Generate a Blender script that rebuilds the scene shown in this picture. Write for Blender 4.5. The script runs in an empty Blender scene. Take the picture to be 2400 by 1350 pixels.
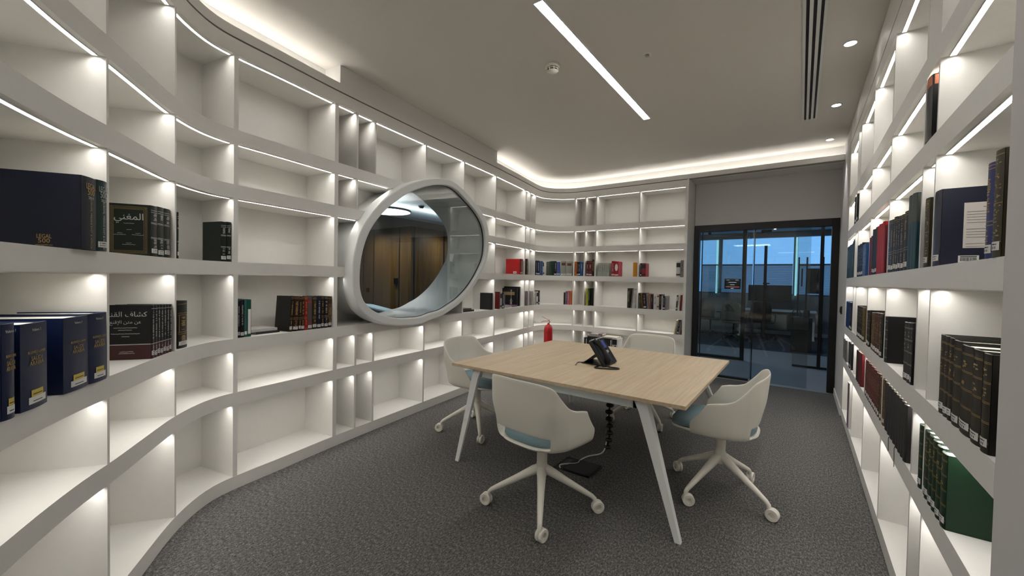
import bpy, bmesh, math, random
from mathutils import Vector, Matrix
random.seed(7)
# ------------------------------------------------------------------ camera
S = bpy.context.scene
cam_d = bpy.data.cameras.new('camera'); cam = bpy.data.objects.new('camera', cam_d); S.collection.objects.link(cam)
cam_d.sensor_width = 36; cam_d.lens = 945.0/2400*36; cam_d.clip_start = .02; cam_d.clip_end = 200
CR = Vector((.8126,.5824,.0191)); CF = Vector((-.5819,.8130,-.0218)); CR.normalize(); CF = (CF-CR*CF.dot(CR)).normalized(); CU = CR.cross(CF)
m = Matrix((CR, CU, -CF)).transposed().to_4x4(); m.translation = Vector((0,0,1.44)); cam.matrix_world = m
S.camera = cam
# ------------------------------------------------------------------ world (clear blue daytime sky outside the office windows)
w = bpy.data.worlds.new('sky'); S.world = w; w.use_nodes = True
wn = w.node_tree.nodes; bg = wn['Background']; bg.inputs['Color'].default_value = (.22,.50,.95,1); bg.inputs['Strength'].default_value = 1.35
S.view_settings.view_transform = 'Standard'; S.view_settings.look = 'None'; S.view_settings.gamma = 1; S.view_settings.use_curve_mapping = False
S.view_settings.exposure = 0.15
# light levels (fittings of the room; line level also feeds the added rear light)
E_STRIP, E_COVE, E_LINE, E_DOWN = 27.0, 13.0, 46.0, 30.0
COL = S.collection
# ------------------------------------------------------------------ materials
MATS = {}
def lin(c):
    return tuple((x/12.92 if x <= .04045 else ((x+.055)/1.055)**2.4) for x in [v/255 for v in c])
def mat(name, rgb, rough=.6, metal=0, spec=.5, noise=0, nscale=60, bump=0, emit=0, ecol=None, alpha=None):
    if name in MATS: return MATS[name]
    M = bpy.data.materials.new(name); M.use_nodes = True; nt = M.node_tree; b = nt.nodes['Principled BSDF']
    c = lin(rgb)
    b.inputs['Base Color'].default_value = (*c,1); b.inputs['Roughness'].default_value = rough; b.inputs['Metallic'].default_value = metal
    b.inputs['Specular IOR Level'].default_value = spec
    if noise or bump:
        tc = nt.nodes.new('ShaderNodeTexCoord'); n = nt.nodes.new('ShaderNodeTexNoise'); n.inputs['Scale'].default_value = nscale; n.inputs['Detail'].default_value = 4
        nt.links.new(tc.outputs['Object'], n.inputs['Vector'])
        if noise:
            r = nt.nodes.new('ShaderNodeValToRGB'); r.color_ramp.elements[0].position = .3; r.color_ramp.elements[1].position = .7
            r.color_ramp.elements[0].color = (*[x*(1-noise) for x in c],1); r.color_ramp.elements[1].color = (*[min(1,x*(1+noise)) for x in c],1)
            nt.links.new(n.outputs['Fac'], r.inputs['Fac']); nt.links.new(r.outputs['Color'], b.inputs['Base Color'])
        if bump:
            bp = nt.nodes.new('ShaderNodeBump'); bp.inputs['Strength'].default_value = bump; bp.inputs['Distance'].default_value = .002
            nt.links.new(n.outputs['Fac'], bp.inputs['Height']); nt.links.new(bp.outputs['Normal'], b.inputs['Normal'])
    if emit:
        b.inputs['Emission Color'].default_value = (*(ecol or c),1); b.inputs['Emission Strength'].default_value = emit
    MATS[name] = M; return M
def glass(name, tint, refl=1.0):
    if name in MATS: return MATS[name]
    M = bpy.data.materials.new(name); M.use_nodes = True; nt = M.node_tree; nt.nodes.clear()
    o = nt.nodes.new('ShaderNodeOutputMaterial'); t = nt.nodes.new('ShaderNodeBsdfTransparent'); t.inputs['Color'].default_value = (*tint,1)
    g = nt.nodes.new('ShaderNodeBsdfGlossy'); g.inputs['Roughness'].default_value = .01
    lw = nt.nodes.new('ShaderNodeLayerWeight'); lw.inputs['Blend'].default_value = .5
    pw = nt.nodes.new('ShaderNodeMath'); pw.operation = 'POWER'; pw.inputs[1].default_value = 4.0
    mm = nt.nodes.new('ShaderNodeMath'); mm.operation = 'MULTIPLY_ADD'; mm.inputs[1].default_value = .9*refl; mm.inputs[2].default_value = .045*refl
    x = nt.nodes.new('ShaderNodeMixShader')
    nt.links.new(lw.outputs['Facing'], pw.inputs[0]); nt.links.new(pw.outputs[0], mm.inputs[0]); nt.links.new(mm.outputs[0], x.inputs[0]); nt.links.new(t.outputs[0], x.inputs[1]); nt.links.new(g.outputs[0], x.inputs[2]); nt.links.new(x.outputs[0], o.inputs['Surface'])
    MATS[name] = M; return M
def wood(name, a, bcol, axis='Y', scale=1.0, rough=.5):
    M = bpy.data.materials.new(name); M.use_nodes = True; nt = M.node_tree; b = nt.nodes['Principled BSDF']
    tc = nt.nodes.new('ShaderNodeTexCoord'); mp = nt.nodes.new('ShaderNodeMapping')
    s = {'X':(1.2,30,30),'Y':(30,1.2,30),'Z':(30,30,1.0)}[axis]; mp.inputs['Scale'].default_value = [v*scale for v in s]
    n = nt.nodes.new('ShaderNodeTexNoise'); n.inputs['Scale'].default_value = 1.6; n.inputs['Detail'].default_value = 8; n.inputs['Roughness'].default_value = .62; n.inputs['Distortion'].default_value = .35
    n2 = nt.nodes.new('ShaderNodeTexNoise'); n2.inputs['Scale'].default_value = .35; n2.inputs['Detail'].default_value = 3
    r = nt.nodes.new('ShaderNodeValToRGB'); r.color_ramp.elements[0].position = .32; r.color_ramp.elements[1].position = .68
    r.color_ramp.elements[0].color = (*lin(a),1); r.color_ramp.elements[1].color = (*lin(bcol),1)
    mx = nt.nodes.new('ShaderNodeMix'); mx.data_type = 'FLOAT'; mx.inputs[0].default_value = .3
    nt.links.new(tc.outputs['Object'], mp.inputs[0]); nt.links.new(mp.outputs[0], n.inputs['Vector']); nt.links.new(mp.outputs[0], n2.inputs['Vector'])
    nt.links.new(n.outputs['Fac'], mx.inputs[2]); nt.links.new(n2.outputs['Fac'], mx.inputs[3]); nt.links.new(mx.outputs[0], r.inputs['Fac']); nt.links.new(r.outputs['Color'], b.inputs['Base Color'])
    b.inputs['Roughness'].default_value = rough
    MATS[name] = M; return M
def emis(name, col, strength):
    if name in MATS: return MATS[name]
    M = bpy.data.materials.new(name); M.use_nodes = True; nt = M.node_tree; nt.nodes.clear()
    o = nt.nodes.new('ShaderNodeOutputMaterial'); e = nt.nodes.new('ShaderNodeEmission'); e.inputs['Color'].default_value = (*col,1); e.inputs['Strength'].default_value = strength
    nt.links.new(e.outputs[0], o.inputs['Surface']); MATS[name] = M; return M
def carpet():
    M = bpy.data.materials.new('carpet'); M.use_nodes = True; nt = M.node_tree; b = nt.nodes['Principled BSDF']
    tc = nt.nodes.new('ShaderNodeTexCoord')
    mp = nt.nodes.new('ShaderNodeMapping'); mp.inputs['Scale'].default_value = (1,.45,1); mp.inputs['Rotation'].default_value = (0,0,.0)
    n1 = nt.nodes.new('ShaderNodeTexNoise'); n1.inputs['Scale'].default_value = 300; n1.inputs['Detail'].default_value = 3; n1.inputs['Roughness'].default_value = .7
    n2 = nt.nodes.new('ShaderNodeTexNoise'); n2.inputs['Scale'].default_value = 110; n2.inputs['Detail'].default_value = 2
    mx = nt.nodes.new('ShaderNodeMix'); mx.data_type = 'FLOAT'; mx.inputs[0].default_value = .35
    r = nt.nodes.new('ShaderNodeValToRGB'); e = r.color_ramp.elements; e[0].position = .34; e[0].color = (*lin((40,40,41)),1); e[1].position = .66; e[1].color = (*lin((150,147,143)),1)
    k = r.color_ramp.elements.new(.5); k.color = (*lin((84,83,82)),1)
    nt.links.new(tc.outputs['Object'], mp.inputs[0])
    for n in (n1,n2): nt.links.new(mp.outputs[0], n.inputs['Vector'])
    nt.links.new(n1.outputs['Fac'], mx.inputs[2]); nt.links.new(n2.outputs['Fac'], mx.inputs[3]); nt.links.new(mx.outputs[0], r.inputs['Fac']); nt.links.new(r.outputs['Color'], b.inputs['Base Color'])
    bp = nt.nodes.new('ShaderNodeBump'); bp.inputs['Strength'].default_value = .3; bp.inputs['Distance'].default_value = .002
    nt.links.new(n1.outputs['Fac'], bp.inputs['Height']); nt.links.new(bp.outputs['Normal'], b.inputs['Normal'])
    b.inputs['Roughness'].default_value = .95; b.inputs['Specular IOR Level'].default_value = .1
    MATS['carpet'] = M; return M
WHITE = mat('white_laminate', (228,226,221), .5, noise=.012, nscale=25)
PAINT = mat('white_paint', (222,220,216), .75)
CEIL = mat('ceiling_paint', (218,213,206), .85)
GREYWALL = mat('grey_paint', (205,203,201), .8)
POWDER = mat('white_powder_coat', (222,224,222), .35)
PLASTIC = mat('white_plastic', (230,226,214), .42)
FABRIC = mat('blue_seat_fabric', (128,153,161), .95, noise=.12, nscale=500, bump=.3)
BLACK = mat('black_plastic', (16,16,17), .35)
BLACKM = mat('black_metal', (10,10,11), .45)
PAGES = mat('book_pages', (228,224,212), .9, noise=.06, nscale=300)
LABEL = mat('paper_label', (225,225,222), .7)
GILT = mat('gilt_foil', (172,142,80), .4, metal=.15)
SILVER = mat('silver_foil', (178,178,175), .4, metal=.1)
RED = mat('extinguisher_red', (176,22,28), .3)
CHROME = mat('chrome', (190,190,190), .2, metal=1)
GROOVE = mat('shadow_gap_metal', (120,118,112), .6)
STRIP = emis('led_strip', (1,.965,.91), E_STRIP)
COVE = emis('cove_led', (1,.965,.91), E_COVE)
LINE = emis('linear_light', (1,.99,.98), E_LINE)
LINE_ADDED = emis('added_rear_light', (1,.98,.95), E_LINE*.8)
DOWN = emis('downlight_led', (1,.97,.93), E_DOWN)
# ------------------------------------------------------------------ mesh helpers
class MB:
    def __init__(s): s.v=[]; s.f=[]; s.mi=[]; s.m=0
    def add(s, vs, fs):
        k=len(s.v); s.v+= [tuple(v) for v in vs]; s.f+= [tuple(i+k for i in f) for f in fs]; s.mi+= [s.m]*len(fs); return s
    def box(s, x0,x1,y0,y1,z0,z1):
        return s.add([(x0,y0,z0),(x1,y0,z0),(x1,y1,z0),(x0,y1,z0),(x0,y0,z1),(x1,y0,z1),(x1,y1,z1),(x0,y1,z1)],
                     [(3,2,1,0),(4,5,6,7),(0,1,5,4),(1,2,6,5),(2,3,7,6),(3,0,4,7)])
    def prism(s, poly, z0, z1):     # convex or simple CCW polygon in xy
        n=len(poly); vs=[(x,y,z0) for x,y in poly]+[(x,y,z1) for x,y in poly]
        return s.add(vs, [tuple(range(n-1,-1,-1)), tuple(range(n,2*n))]+[(i,(i+1)%n,n+(i+1)%n,n+i) for i in range(n)])
    def tube(s, pts, r, n=10, caps=True):
        pts=[Vector(p) for p in pts]; N=len(pts); rs=r if isinstance(r,(list,tuple)) else [r]*N
        vs=[]; up=None
        for i,p in enumerate(pts):
            t=(pts[min(i+1,N-1)]-pts[max(i-1,0)]).normalized()
            if up is None:
                a=Vector((0,0,1)) if abs(t.z)<.9 else Vector((1,0,0)); up=(a-t*a.dot(t)).normalized()
            else:
                up=(up-t*up.dot(t)).normalized()
            q=t.cross(up)
            for k in range(n):
                c=2*math.pi*k/n; vs.append(p+(up*math.cos(c)+q*math.sin(c))*rs[i])
        fs=[(i*n+k,i*n+(k+1)%n,(i+1)*n+(k+1)%n,(i+1)*n+k) for i in range(N-1) for k in range(n)]
        if caps: fs+=[tuple(range(n-1,-1,-1)), tuple((N-1)*n+k for k in range(n))]
        return s.add(vs,fs)
    def lathe(s, prof, c=(0,0,0), n=24, M=None):   # prof [(r,z)...] about z
        vs=[]
        for r,z in prof:
            for k in range(n):
                a=2*math.pi*k/n; v=Vector((r*math.cos(a), r*math.sin(a), z))
                if M is not None: v=M@v
                vs.append(v+Vector(c))
        N=len(prof); fs=[(i*n+k,i*n+(k+1)%n,(i+1)*n+(k+1)%n,(i+1)*n+k) for i in range(N-1) for k in range(n)]
        ring=prof[0]==prof[-1]
        if prof[0][0]>1e-5 and not ring: fs.append(tuple(range(n-1,-1,-1)))
        if prof[-1][0]>1e-5 and not ring: fs.append(tuple((N-1)*n+k for k in range(n)))
        return s.add(vs,fs)
    def build(s, name, mats, parent=None, smooth=None, loc=None, rot=None, bevel=0):
        me=bpy.data.meshes.new(name); me.from_pydata(s.v,[],s.f); me.update()
        if len(s.f)>5:
            bm=bmesh.new(); bm.from_mesh(me); bmesh.ops.recalc_face_normals(bm,faces=bm.faces[:]); bm.to_mesh(me); bm.free()
        for mm in (mats if isinstance(mats,(list,tuple)) else [mats]): me.materials.append(mm)
        for p,i in zip(me.polygons,s.mi): p.material_index=i
        if smooth is not None:
            for p in me.polygons: p.use_smooth=True
            me.set_sharp_from_angle(angle=math.radians(smooth))
        o=bpy.data.objects.new(name,me); COL.objects.link(o)
        if parent is not None: o.parent=parent
        if loc is not None: o.location=loc
        if rot is not None: o.rotation_euler=rot
        if bevel:
            b=o.modifiers.new('bevel','BEVEL'); b.width=bevel; b.segments=2; b.limit_method='ANGLE'; b.angle_limit=math.radians(40)
        return o
def box(name, m, x0,x1,y0,y1,z0,z1, parent=None, bevel=0):
    return MB().box(x0,x1,y0,y1,z0,z1).build(name,m,parent,bevel=bevel)
def tag(o, label, cat, group=None, kind=None):
    o['label']=label; o['category']=cat
    if group: o['group']=group
    if kind: o['kind']=kind
    return o
def struct(o, label=None):
    o['kind']='structure'
    if label: o['label']=label
    return o
def empty(name, loc, rz=0):
    o=bpy.data.objects.new(name,None); COL.objects.link(o); o.location=loc; o.rotation_euler=(0,0,rz); o.empty_display_size=.1; return o
def local(o):      # children built in world space keep their place under an Empty that is not at the origin
    bpy.context.view_layer.update()
    for c in o.children: c.matrix_parent_inverse=o.matrix_world.inverted()
def copy_tree(o, parent=None):
    c=o.copy(); COL.objects.link(c); c.parent=parent
    for ch in list(o.children): copy_tree(ch,c)
    return c
def text(body, size, m, parent, loc, rot, name='title_lettering', align='CENTER', sx=1.0, thick=.0003, label=None):
    cu=bpy.data.curves.new(name,'FONT'); cu.body=body; cu.size=size; cu.align_x=align; cu.align_y='CENTER'; cu.extrude=thick; cu.resolution_u=2
    t=bpy.data.objects.new(name,cu); COL.objects.link(t)
    dg=bpy.context.evaluated_depsgraph_get(); dg.update(); me=bpy.data.meshes.new_from_object(t.evaluated_get(dg)); COL.objects.unlink(t); bpy.data.objects.remove(t)
    me.materials.clear(); me.materials.append(m)
    o=bpy.data.objects.new(name,me); COL.objects.link(o); o.parent=parent; o.location=loc; o.rotation_euler=rot; o.scale=(sx,1,1)
    if label: o['label']=label
    return o

CP=[(-1.2,-.29),(-1.5,-.115),(-1.832,.079),(-2.003,.178),(-2.18,.293),(-2.30,.384),(-2.505,.526),(-2.70,.66),(-2.80,.738),(-2.91,.845),(-2.98,.935),(-3.02,1.02),(-3.045,1.13),(-3.085,1.396),(-3.17,1.9),(-3.30,2.96),(-3.465,4.43),(-3.61,5.39),(-3.67,5.78),(-3.685,5.95),(-3.65,6.10),(-3.56,6.22),(-3.42,6.32),(-3.26,6.375),(-3.08,6.39),(-2.8,6.395),(-1.41,6.40),(.40,6.40)]
def build():
    pts=[]
    n=len(CP)
    for i in range(n-1):
        p0=CP[max(i-1,0)];p1=CP[i];p2=CP[i+1];p3=CP[min(i+2,n-1)]
        # centripetal catmull-rom
        def d(a,b): return max(math.hypot(a[0]-b[0],a[1]-b[1])**.5,1e-4)
        t0=0;t1=t0+d(p0,p1) if i>0 else t0+d(p1,p2);t2=t1+d(p1,p2);t3=t2+(d(p2,p3) if i<n-2 else d(p1,p2))
        if i==0:p0=(2*p1[0]-p2[0],2*p1[1]-p2[1])
        if i==n-2:p3=(2*p2[0]-p1[0],2*p2[1]-p1[1])
        K=max(2,int(math.hypot(p1[0]-p2[0],p1[1]-p2[1])/.04)); K=min(K,12)
        for k in range(K):
            t=t1+(t2-t1)*k/K
            r=[]
            for c in (0,1):
                A1=(t1-t)/(t1-t0)*p0[c]+(t-t0)/(t1-t0)*p1[c];A2=(t2-t)/(t2-t1)*p1[c]+(t-t1)/(t2-t1)*p2[c];A3=(t3-t)/(t3-t2)*p2[c]+(t-t2)/(t3-t2)*p3[c]
                B1=(t2-t)/(t2-t0)*A1+(t-t0)/(t2-t0)*A2;B2=(t3-t)/(t3-t1)*A2+(t-t1)/(t3-t1)*A3
                r.append((t2-t)/(t2-t1)*B1+(t-t1)/(t2-t1)*B2)
            pts.append(tuple(r))
    pts.append(CP[-1]); return pts
PTS=build()
SS=[0.]
for a,b in zip(PTS,PTS[1:]): SS.append(SS[-1]+math.hypot(b[0]-a[0],b[1]-a[1]))
def seg(s):
    s=min(max(s,0),SS[-1]-1e-9)
    lo,hi=0,len(SS)-1
    while hi-lo>1:
        m=(lo+hi)//2
        if SS[m]<=s: lo=m
        else: hi=m
    return lo,(s-SS[lo])/(SS[lo+1]-SS[lo])
def tang(s,h=.03):
    a=pt0(max(s-h,0));b=pt0(min(s+h,SS[-1])); l=math.hypot(b[0]-a[0],b[1]-a[1]); return ((b[0]-a[0])/l,(b[1]-a[1])/l)
def pt0(s):
    i,u=seg(s);a,b=PTS[i],PTS[i+1];return (a[0]+(b[0]-a[0])*u,a[1]+(b[1]-a[1])*u)
def pt(s,o=0.):
    # o>0 into the wall (left of travel)
    p=pt0(s);t=tang(s);return (p[0]-t[1]*o,p[1]+t[0]*o)
def s_of(x,y):
    best=None
    for i in range(len(PTS)-1):
        a,b=PTS[i],PTS[i+1];ex,ey=b[0]-a[0],b[1]-a[1];L=ex*ex+ey*ey
        u=min(1,max(0,((x-a[0])*ex+(y-a[1])*ey)/L));dx,dy=a[0]+ex*u-x,a[1]+ey*u-y;d=dx*dx+dy*dy
        if best is None or d<best[0]:best=(d,SS[i]+u*math.sqrt(L))
    return best[1]
# ------------------------------------------------------------------ plan geometry of the curved bookcase
ZS = [(0,.088),(.564,.651),(.922,1.011),(1.435,1.519),(1.938,2.028),(2.299,2.388),(2.872,2.972)]
ROWZ = {'F':.088,'E':.651,'D':1.011,'C':1.519,'B':2.028,'A':2.388}
TOPZ = {'F':.564,'E':.922,'D':1.435,'C':1.938,'B':2.299,'A':2.872}
CEILZ = 3.2
S_END = s_of(-1.41,6.40); S_LAST = SS[-1]
def srange(s0,s1,step=.06):
    n=max(1,int(math.ceil((s1-s0)/step))); return [s0+(s1-s0)*i/n for i in range(n+1)]
def sweep(mb,s0,s1,o0,o1,z0,z1,step=.06):
    ss=srange(s0,s1,step); vs=[]
    for s in ss:
        a=pt(s,o0); b=pt(s,o1); vs+= [(a[0],a[1],z0),(b[0],b[1],z0),(b[0],b[1],z1),(a[0],a[1],z1)]
    N=len(ss); fs=[]
    for i in range(N-1):
        k=4*i
        for j in range(4): fs.append((k+j,k+4+j,k+4+(j+1)%4,k+(j+1)%4))
    fs+=[(0,1,2,3),(4*N-1,4*N-2,4*N-3,4*N-4)]
    return mb.add(vs,[tuple(reversed(f)) for f in fs])
def swept(name,m,s0,s1,o0,o1,z0,z1,parent=None,step=.06):
    return sweep(MB(),s0,s1,o0,o1,z0,z1,step).build(name,m,parent,smooth=30)
# ------------------------------------------------------------------ round window outline (in the plane of the left wall)
WA=Vector((-3.17,1.89,0)); WT=Vector((-.1153,.9933,0)); WN=Vector((.9933,.1153,0))
OUT=[(0.106,1.684),(0.085,1.524),(0.084,1.416),(0.098,1.282),(0.129,1.19),(0.19,1.114),(0.294,1.051),(0.419,1.007),(0.579,0.975),(0.749,0.965),(1.03,0.969),(1.209,1.019),(1.488,1.116),(1.683,1.205),(1.861,1.324),(1.998,1.466),(2.111,1.638),(2.226,1.849),(2.241,2.029),(2.2,2.146),(2.091,2.253),(1.942,2.352),(1.751,2.437),(1.596,2.507),(1.475,2.539),(1.358,2.545),(1.248,2.528),(1.112,2.493),(0.963,2.446),(0.837,2.403),(0.723,2.343),(0.581,2.262),(0.441,2.159),(0.295,2.02),(0.206,1.908),(0.153,1.815),(0.118,1.719)]
INN=[(0.183,1.616),(0.165,1.443),(0.17,1.307),(0.184,1.252),(0.219,1.2),(0.293,1.147),(0.382,1.104),(0.497,1.07),(0.617,1.049),(0.792,1.04),(1.093,1.068),(1.416,1.141),(1.656,1.246),(1.85,1.385),(2.024,1.569),(2.138,1.721),(2.154,1.855),(2.135,2.057),(2.064,2.161),(1.888,2.284),(1.702,2.368),(1.549,2.442),(1.429,2.469),(1.305,2.462),(1.218,2.445),(1.063,2.402),(0.903,2.34),(0.768,2.278),(0.597,2.164),(0.442,2.043),(0.34,1.937),(0.276,1.856),(0.229,1.757)]
WC=(1.12,1.72)
def polar(L,n=120,it=3):
    P=sorted((math.atan2(z-WC[1],s-WC[0]),math.hypot(z-WC[1],s-WC[0])) for s,z in L)
    P=[(P[-1][0]-2*math.pi,P[-1][1])]+P+[(P[0][0]+2*math.pi,P[0][1])]
    r=[]
    for k in range(n):
        a=-math.pi+2*math.pi*(k+.5)/n
        for (a0,r0),(a1,r1) in zip(P,P[1:]):
            if a0<=a<=a1: r.append(r0+(r1-r0)*(a-a0)/(a1-a0)); break
    for _ in range(it): r=[(r[i-1]+2*r[i]+r[(i+1)%n])/4 for i in range(n)]
    return r
RO=polar(OUT,120,5); RI=polar(INN,120,3); NP=120
W_=[max(a-b,.07) for a,b in zip(RO,RI)]
for _ in range(8): W_=[(W_[i-1]+2*W_[i]+W_[(i+1)%120])/4 for i in range(120)]
RO=[a+b for a,b in zip(RI,W_)]
def wpt(r,k,d):
    a=-math.pi+2*math.pi*(k+.5)/NP; s=WC[0]+r*math.cos(a); z=WC[1]+r*math.sin(a)
    v=WA+WT*s+WN*d; return (v.x,v.y,z)
cut=MB(); cut.add([wpt(RI[k]+.02,k,-.9) for k in range(NP)]+[wpt(RI[k]+.02,k,.3) for k in range(NP)],
    [tuple(range(NP)),tuple(range(2*NP-1,NP-1,-1))]+[((k+1)%NP,k,NP+k,NP+(k+1)%NP) for k in range(NP)])
CUT=cut.build('cutter',WHITE)
def punch(o):
    b=o.modifiers.new('hole','BOOLEAN'); b.operation='DIFFERENCE'; b.object=CUT; b.solver='EXACT'
    dg=bpy.context.evaluated_depsgraph_get(); dg.update(); me=bpy.data.meshes.new_from_object(o.evaluated_get(dg)); o.modifiers.clear(); o.data=me
    if len(me.polygons)==0: bpy.data.objects.remove(o); return None
    # loose pieces left by the hole become parts of their own
    n=len(me.vertices); lab=list(range(n))
    def find(a):
        while lab[a]!=a: lab[a]=lab[lab[a]]; a=lab[a]
        return a
    for e in me.edges:
        a,c=find(e.vertices[0]),find(e.vertices[1])
        if a!=c: lab[a]=c
    roots=sorted({find(i) for i in range(n)})
    if len(roots)>1 and o.parent is not None:
        for ri,r0 in enumerate(roots):
            bm=bmesh.new(); bm.from_mesh(me); bm.verts.ensure_lookup_table()
            bmesh.ops.delete(bm,geom=[v for v in bm.verts if find(v.index)!=r0],context='VERTS')
            m2=bpy.data.meshes.new(o.name); bm.to_mesh(m2); bm.free()
            for mm in me.materials: m2.materials.append(mm)
            if ri==0: first=m2
            else:
                c=o.copy(); c.data=m2; COL.objects.link(c); c.parent=o.parent
        o.data=first
    return o
S_W0, S_W1 = s_of(-3.17,1.9), s_of(-3.46,4.40)
def near_hole(s0,s1,z0,z1): return s1>S_W0-.05 and s0<S_W1 and z1>.93 and z0<2.58
# ------------------------------------------------------------------ room shell
FLOOR_M=carpet()
struct(box('floor',FLOOR_M,-4.5,.95,-2.1,6.80,-.06,0))
struct(box('ceiling',CEIL,-4.6,.95,-2.1,6.97,CEILZ,CEILZ+.1))
wl=swept('wall_left',PAINT,0,s_of(-3.25,6.38),.372,.50,0,CEILZ,step=.15); struct(wl); punch(wl)
struct(box('wall_back',GREYWALL,-1.385,.42,6.855,6.96,2.335,CEILZ))
struct(box('wall_behind',PAINT,-4.2,-1.40,6.80,6.96,0,CEILZ))
struct(box('wall_right',GREYWALL,.40,.95,5.692,6.96,0,CEILZ))
struct(box('wall_front_right',GREYWALL,.40,.95,-2.1,1.492,0,CEILZ))
struct(box('wall_outer_right',PAINT,.765,.95,1.493,5.691,0,CEILZ))
struct(box('wall_rear',PAINT,-1.3,.95,-2.2,-2.1,0,CEILZ))
struct(box('wall_rear_left',PAINT,-1.42,-1.24,-2.2,-.32,0,CEILZ))
struct(box('baseboard_right',WHITE,.388,.3995,5.74,6.80,0,.085))
# bulkhead above the shelves: a gap, a lip with light trough (cove), a full-height face between the two coves
S_C1, S_C2 = s_of(-3.172,1.912), s_of(-3.464,4.425)
tr=MB(); sweep(tr,0,S_LAST,.008,.03,2.970,2.985,.05); struct(tr.build('trim_1',GROOVE,smooth=30))
tr=MB()
for a,b in ((0,S_C1),(S_C2,S_LAST)):
    sweep(tr,a,b,0,.018,2.984,3.05,.05); sweep(tr,a,b,.018,.19,2.984,3.0,.05)
struct(tr.build('trim_2',PAINT,smooth=30))
tr=MB()
for a,b in ((0,S_C1),(S_C2,S_LAST)): sweep(tr,a,b,.185,.22,2.984,CEILZ-.001,.05)
sweep(tr,S_C1,S_C2,0,.19,2.984,CEILZ-.001,.05)
struct(tr.build('trim_3',PAINT,smooth=30))
struct(box('trim_4',PAINT,-1.385,.3995,6.60,6.8545,2.98,3.02))
struct(box('trim_5',WHITE,.4,.764,1.493,5.691,2.984,CEILZ-.001))
struct(box('trim_6',GROOVE,.41,.75,1.50,5.685,2.972,2.984))
for i,(a,b) in enumerate(((0,S_C1-.03),(S_C2+.03,S_LAST-.03))):
    t=swept('cove_light',COVE,a,b,.10,.125,3.002,3.008,step=.08)
    tag(t,['hidden light strip in the ceiling cove above the nearest left shelves','hidden light strip in the ceiling cove around the far corner and glass door'][i],'cove light','cove lights')
# ------------------------------------------------------------------ left and back bookcase
BC=empty('built_in_bookcase',(0,0,0)); tag(BC,'white curved built-in bookcase with lit shelves, wrapping the left and back walls','bookcase')
DIV=[(.06,.10),(.62,.645)]+[(s_of(*a),s_of(*b)) for a,b in (((-2.284,.375),(-2.296,.384)),((-2.774,.718),(-2.787,.728)),((-3.042,1.09),(-3.048,1.118)),((-3.164,1.868),(-3.170,1.904)),((-3.193,2.087),(-3.196,2.107)),((-3.218,2.289),(-3.220,2.309)),((-3.303,2.983),(-3.305,3.003)),((-3.38,3.670),(-3.382,3.692)),((-3.463,4.412),(-3.466,4.437)),((-3.607,5.369),(-3.612,5.395)),((-3.637,5.551),(-3.642,5.573)),((-3.673,5.765),(-3.677,5.788)),((-3.258,6.374),(-3.236,6.38)),((-3.063,6.384),(-3.041,6.385)),((-2.862,6.389),(-2.840,6.389)),((-2.13,6.395),(-2.108,6.395)),((-1.432,6.40),(-1.4101,6.40)))]
for i,(z0,z1) in enumerate(ZS):
    nm='plinth' if i==0 else ('fascia' if i==6 else 'shelf')
    o=swept(nm,WHITE,.06,S_END,0,.352,z0,z1-.0001,BC)
    if .9<z0<2.5: punch(o)
# the dividers beside the round window stop where its ring takes their place
GAPS={6:[(.088,.930),(2.02,2.305),(2.38,2.872)],7:[(.088,.930),(2.38,2.872)],8:[(.088,.930),(2.38,2.872)]}
for i,(a,b) in enumerate(DIV):
    for (za,zb) in GAPS.get(i,[(.088,2.872)]):
        o=swept('divider',WHITE,a,b,.0012,.352,za,zb,BC,step=.03)
        if near_hole(a,b,max(za,1),min(zb,2.5)) and zb>1: punch(o)
o=swept('back_panel',WHITE,.06,S_END,.352,.368,0,2.97,BC); punch(o)
box('side_panel',WHITE,-1.4098,-1.3905,6.39,6.853,0,2.978,BC)
def strip_ribbon(a,b,z):
    mb=MB(); ss=srange(a,b,.05); vs=[]
    for s_ in ss:
        p=pt(s_,.024); q=pt(s_,.040); vs+=[(p[0],p[1],z),(q[0],q[1],z)]
    mb.add(vs,[(2*i,2*i+1,2*i+3,2*i+2) for i in range(len(ss)-1)]); mb.m=1
    sweep(mb,a-.002,b+.002,.0220,.0236,z-.0050,z+.0003,.05); sweep(mb,a-.002,b+.002,.0404,.0420,z-.0050,z+.0003,.05)
    sweep(mb,a-.0025,a-.0005,.0237,.0403,z-.0050,z+.0003); sweep(mb,b+.0005,b+.0025,.0237,.0403,z-.0050,z+.0003)
    return mb.build('light_strip',[STRIP,WHITE],BC)
bays=[(DIV[i][1],DIV[i+1][0]) for i in range(len(DIV)-1)]
def row_bays(z0):
    use=[i for i in range(len(DIV)) if any(za<z0-.05<zb for za,zb in GAPS.get(i,[(.088,2.872)]))]
    return [(DIV[i][1],DIV[j][0]) for i,j in zip(use,use[1:])]
for (z0,z1) in ZS[1:]:
    for (a,b) in row_bays(z0):
        if b<.3: continue
        a2,b2=a+.012,b-.012
        if near_hole(a,b,z0-.02,z0):
            hs=[WC[0]+RO[k]*math.cos(-math.pi+2*math.pi*(k+.5)/NP) for k in range(NP) if abs(WC[1]+RO[k]*math.sin(-math.pi+2*math.pi*(k+.5)/NP)-z0)<.04]
            if hs:
                h0,h1=S_W0+min(hs)-.02,S_W0+max(hs)+.02
                if a2>h0 and b2<h1: continue
                if a2<h0 and b2>h1: strip_ribbon(h1,b2,z0-.0004); b2=h0
                elif a2<h0<b2: b2=h0
                elif a2<h1<b2: a2=h1
        if b2-a2<.03: continue
        strip_ribbon(a2,b2,z0-.0004)
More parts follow.
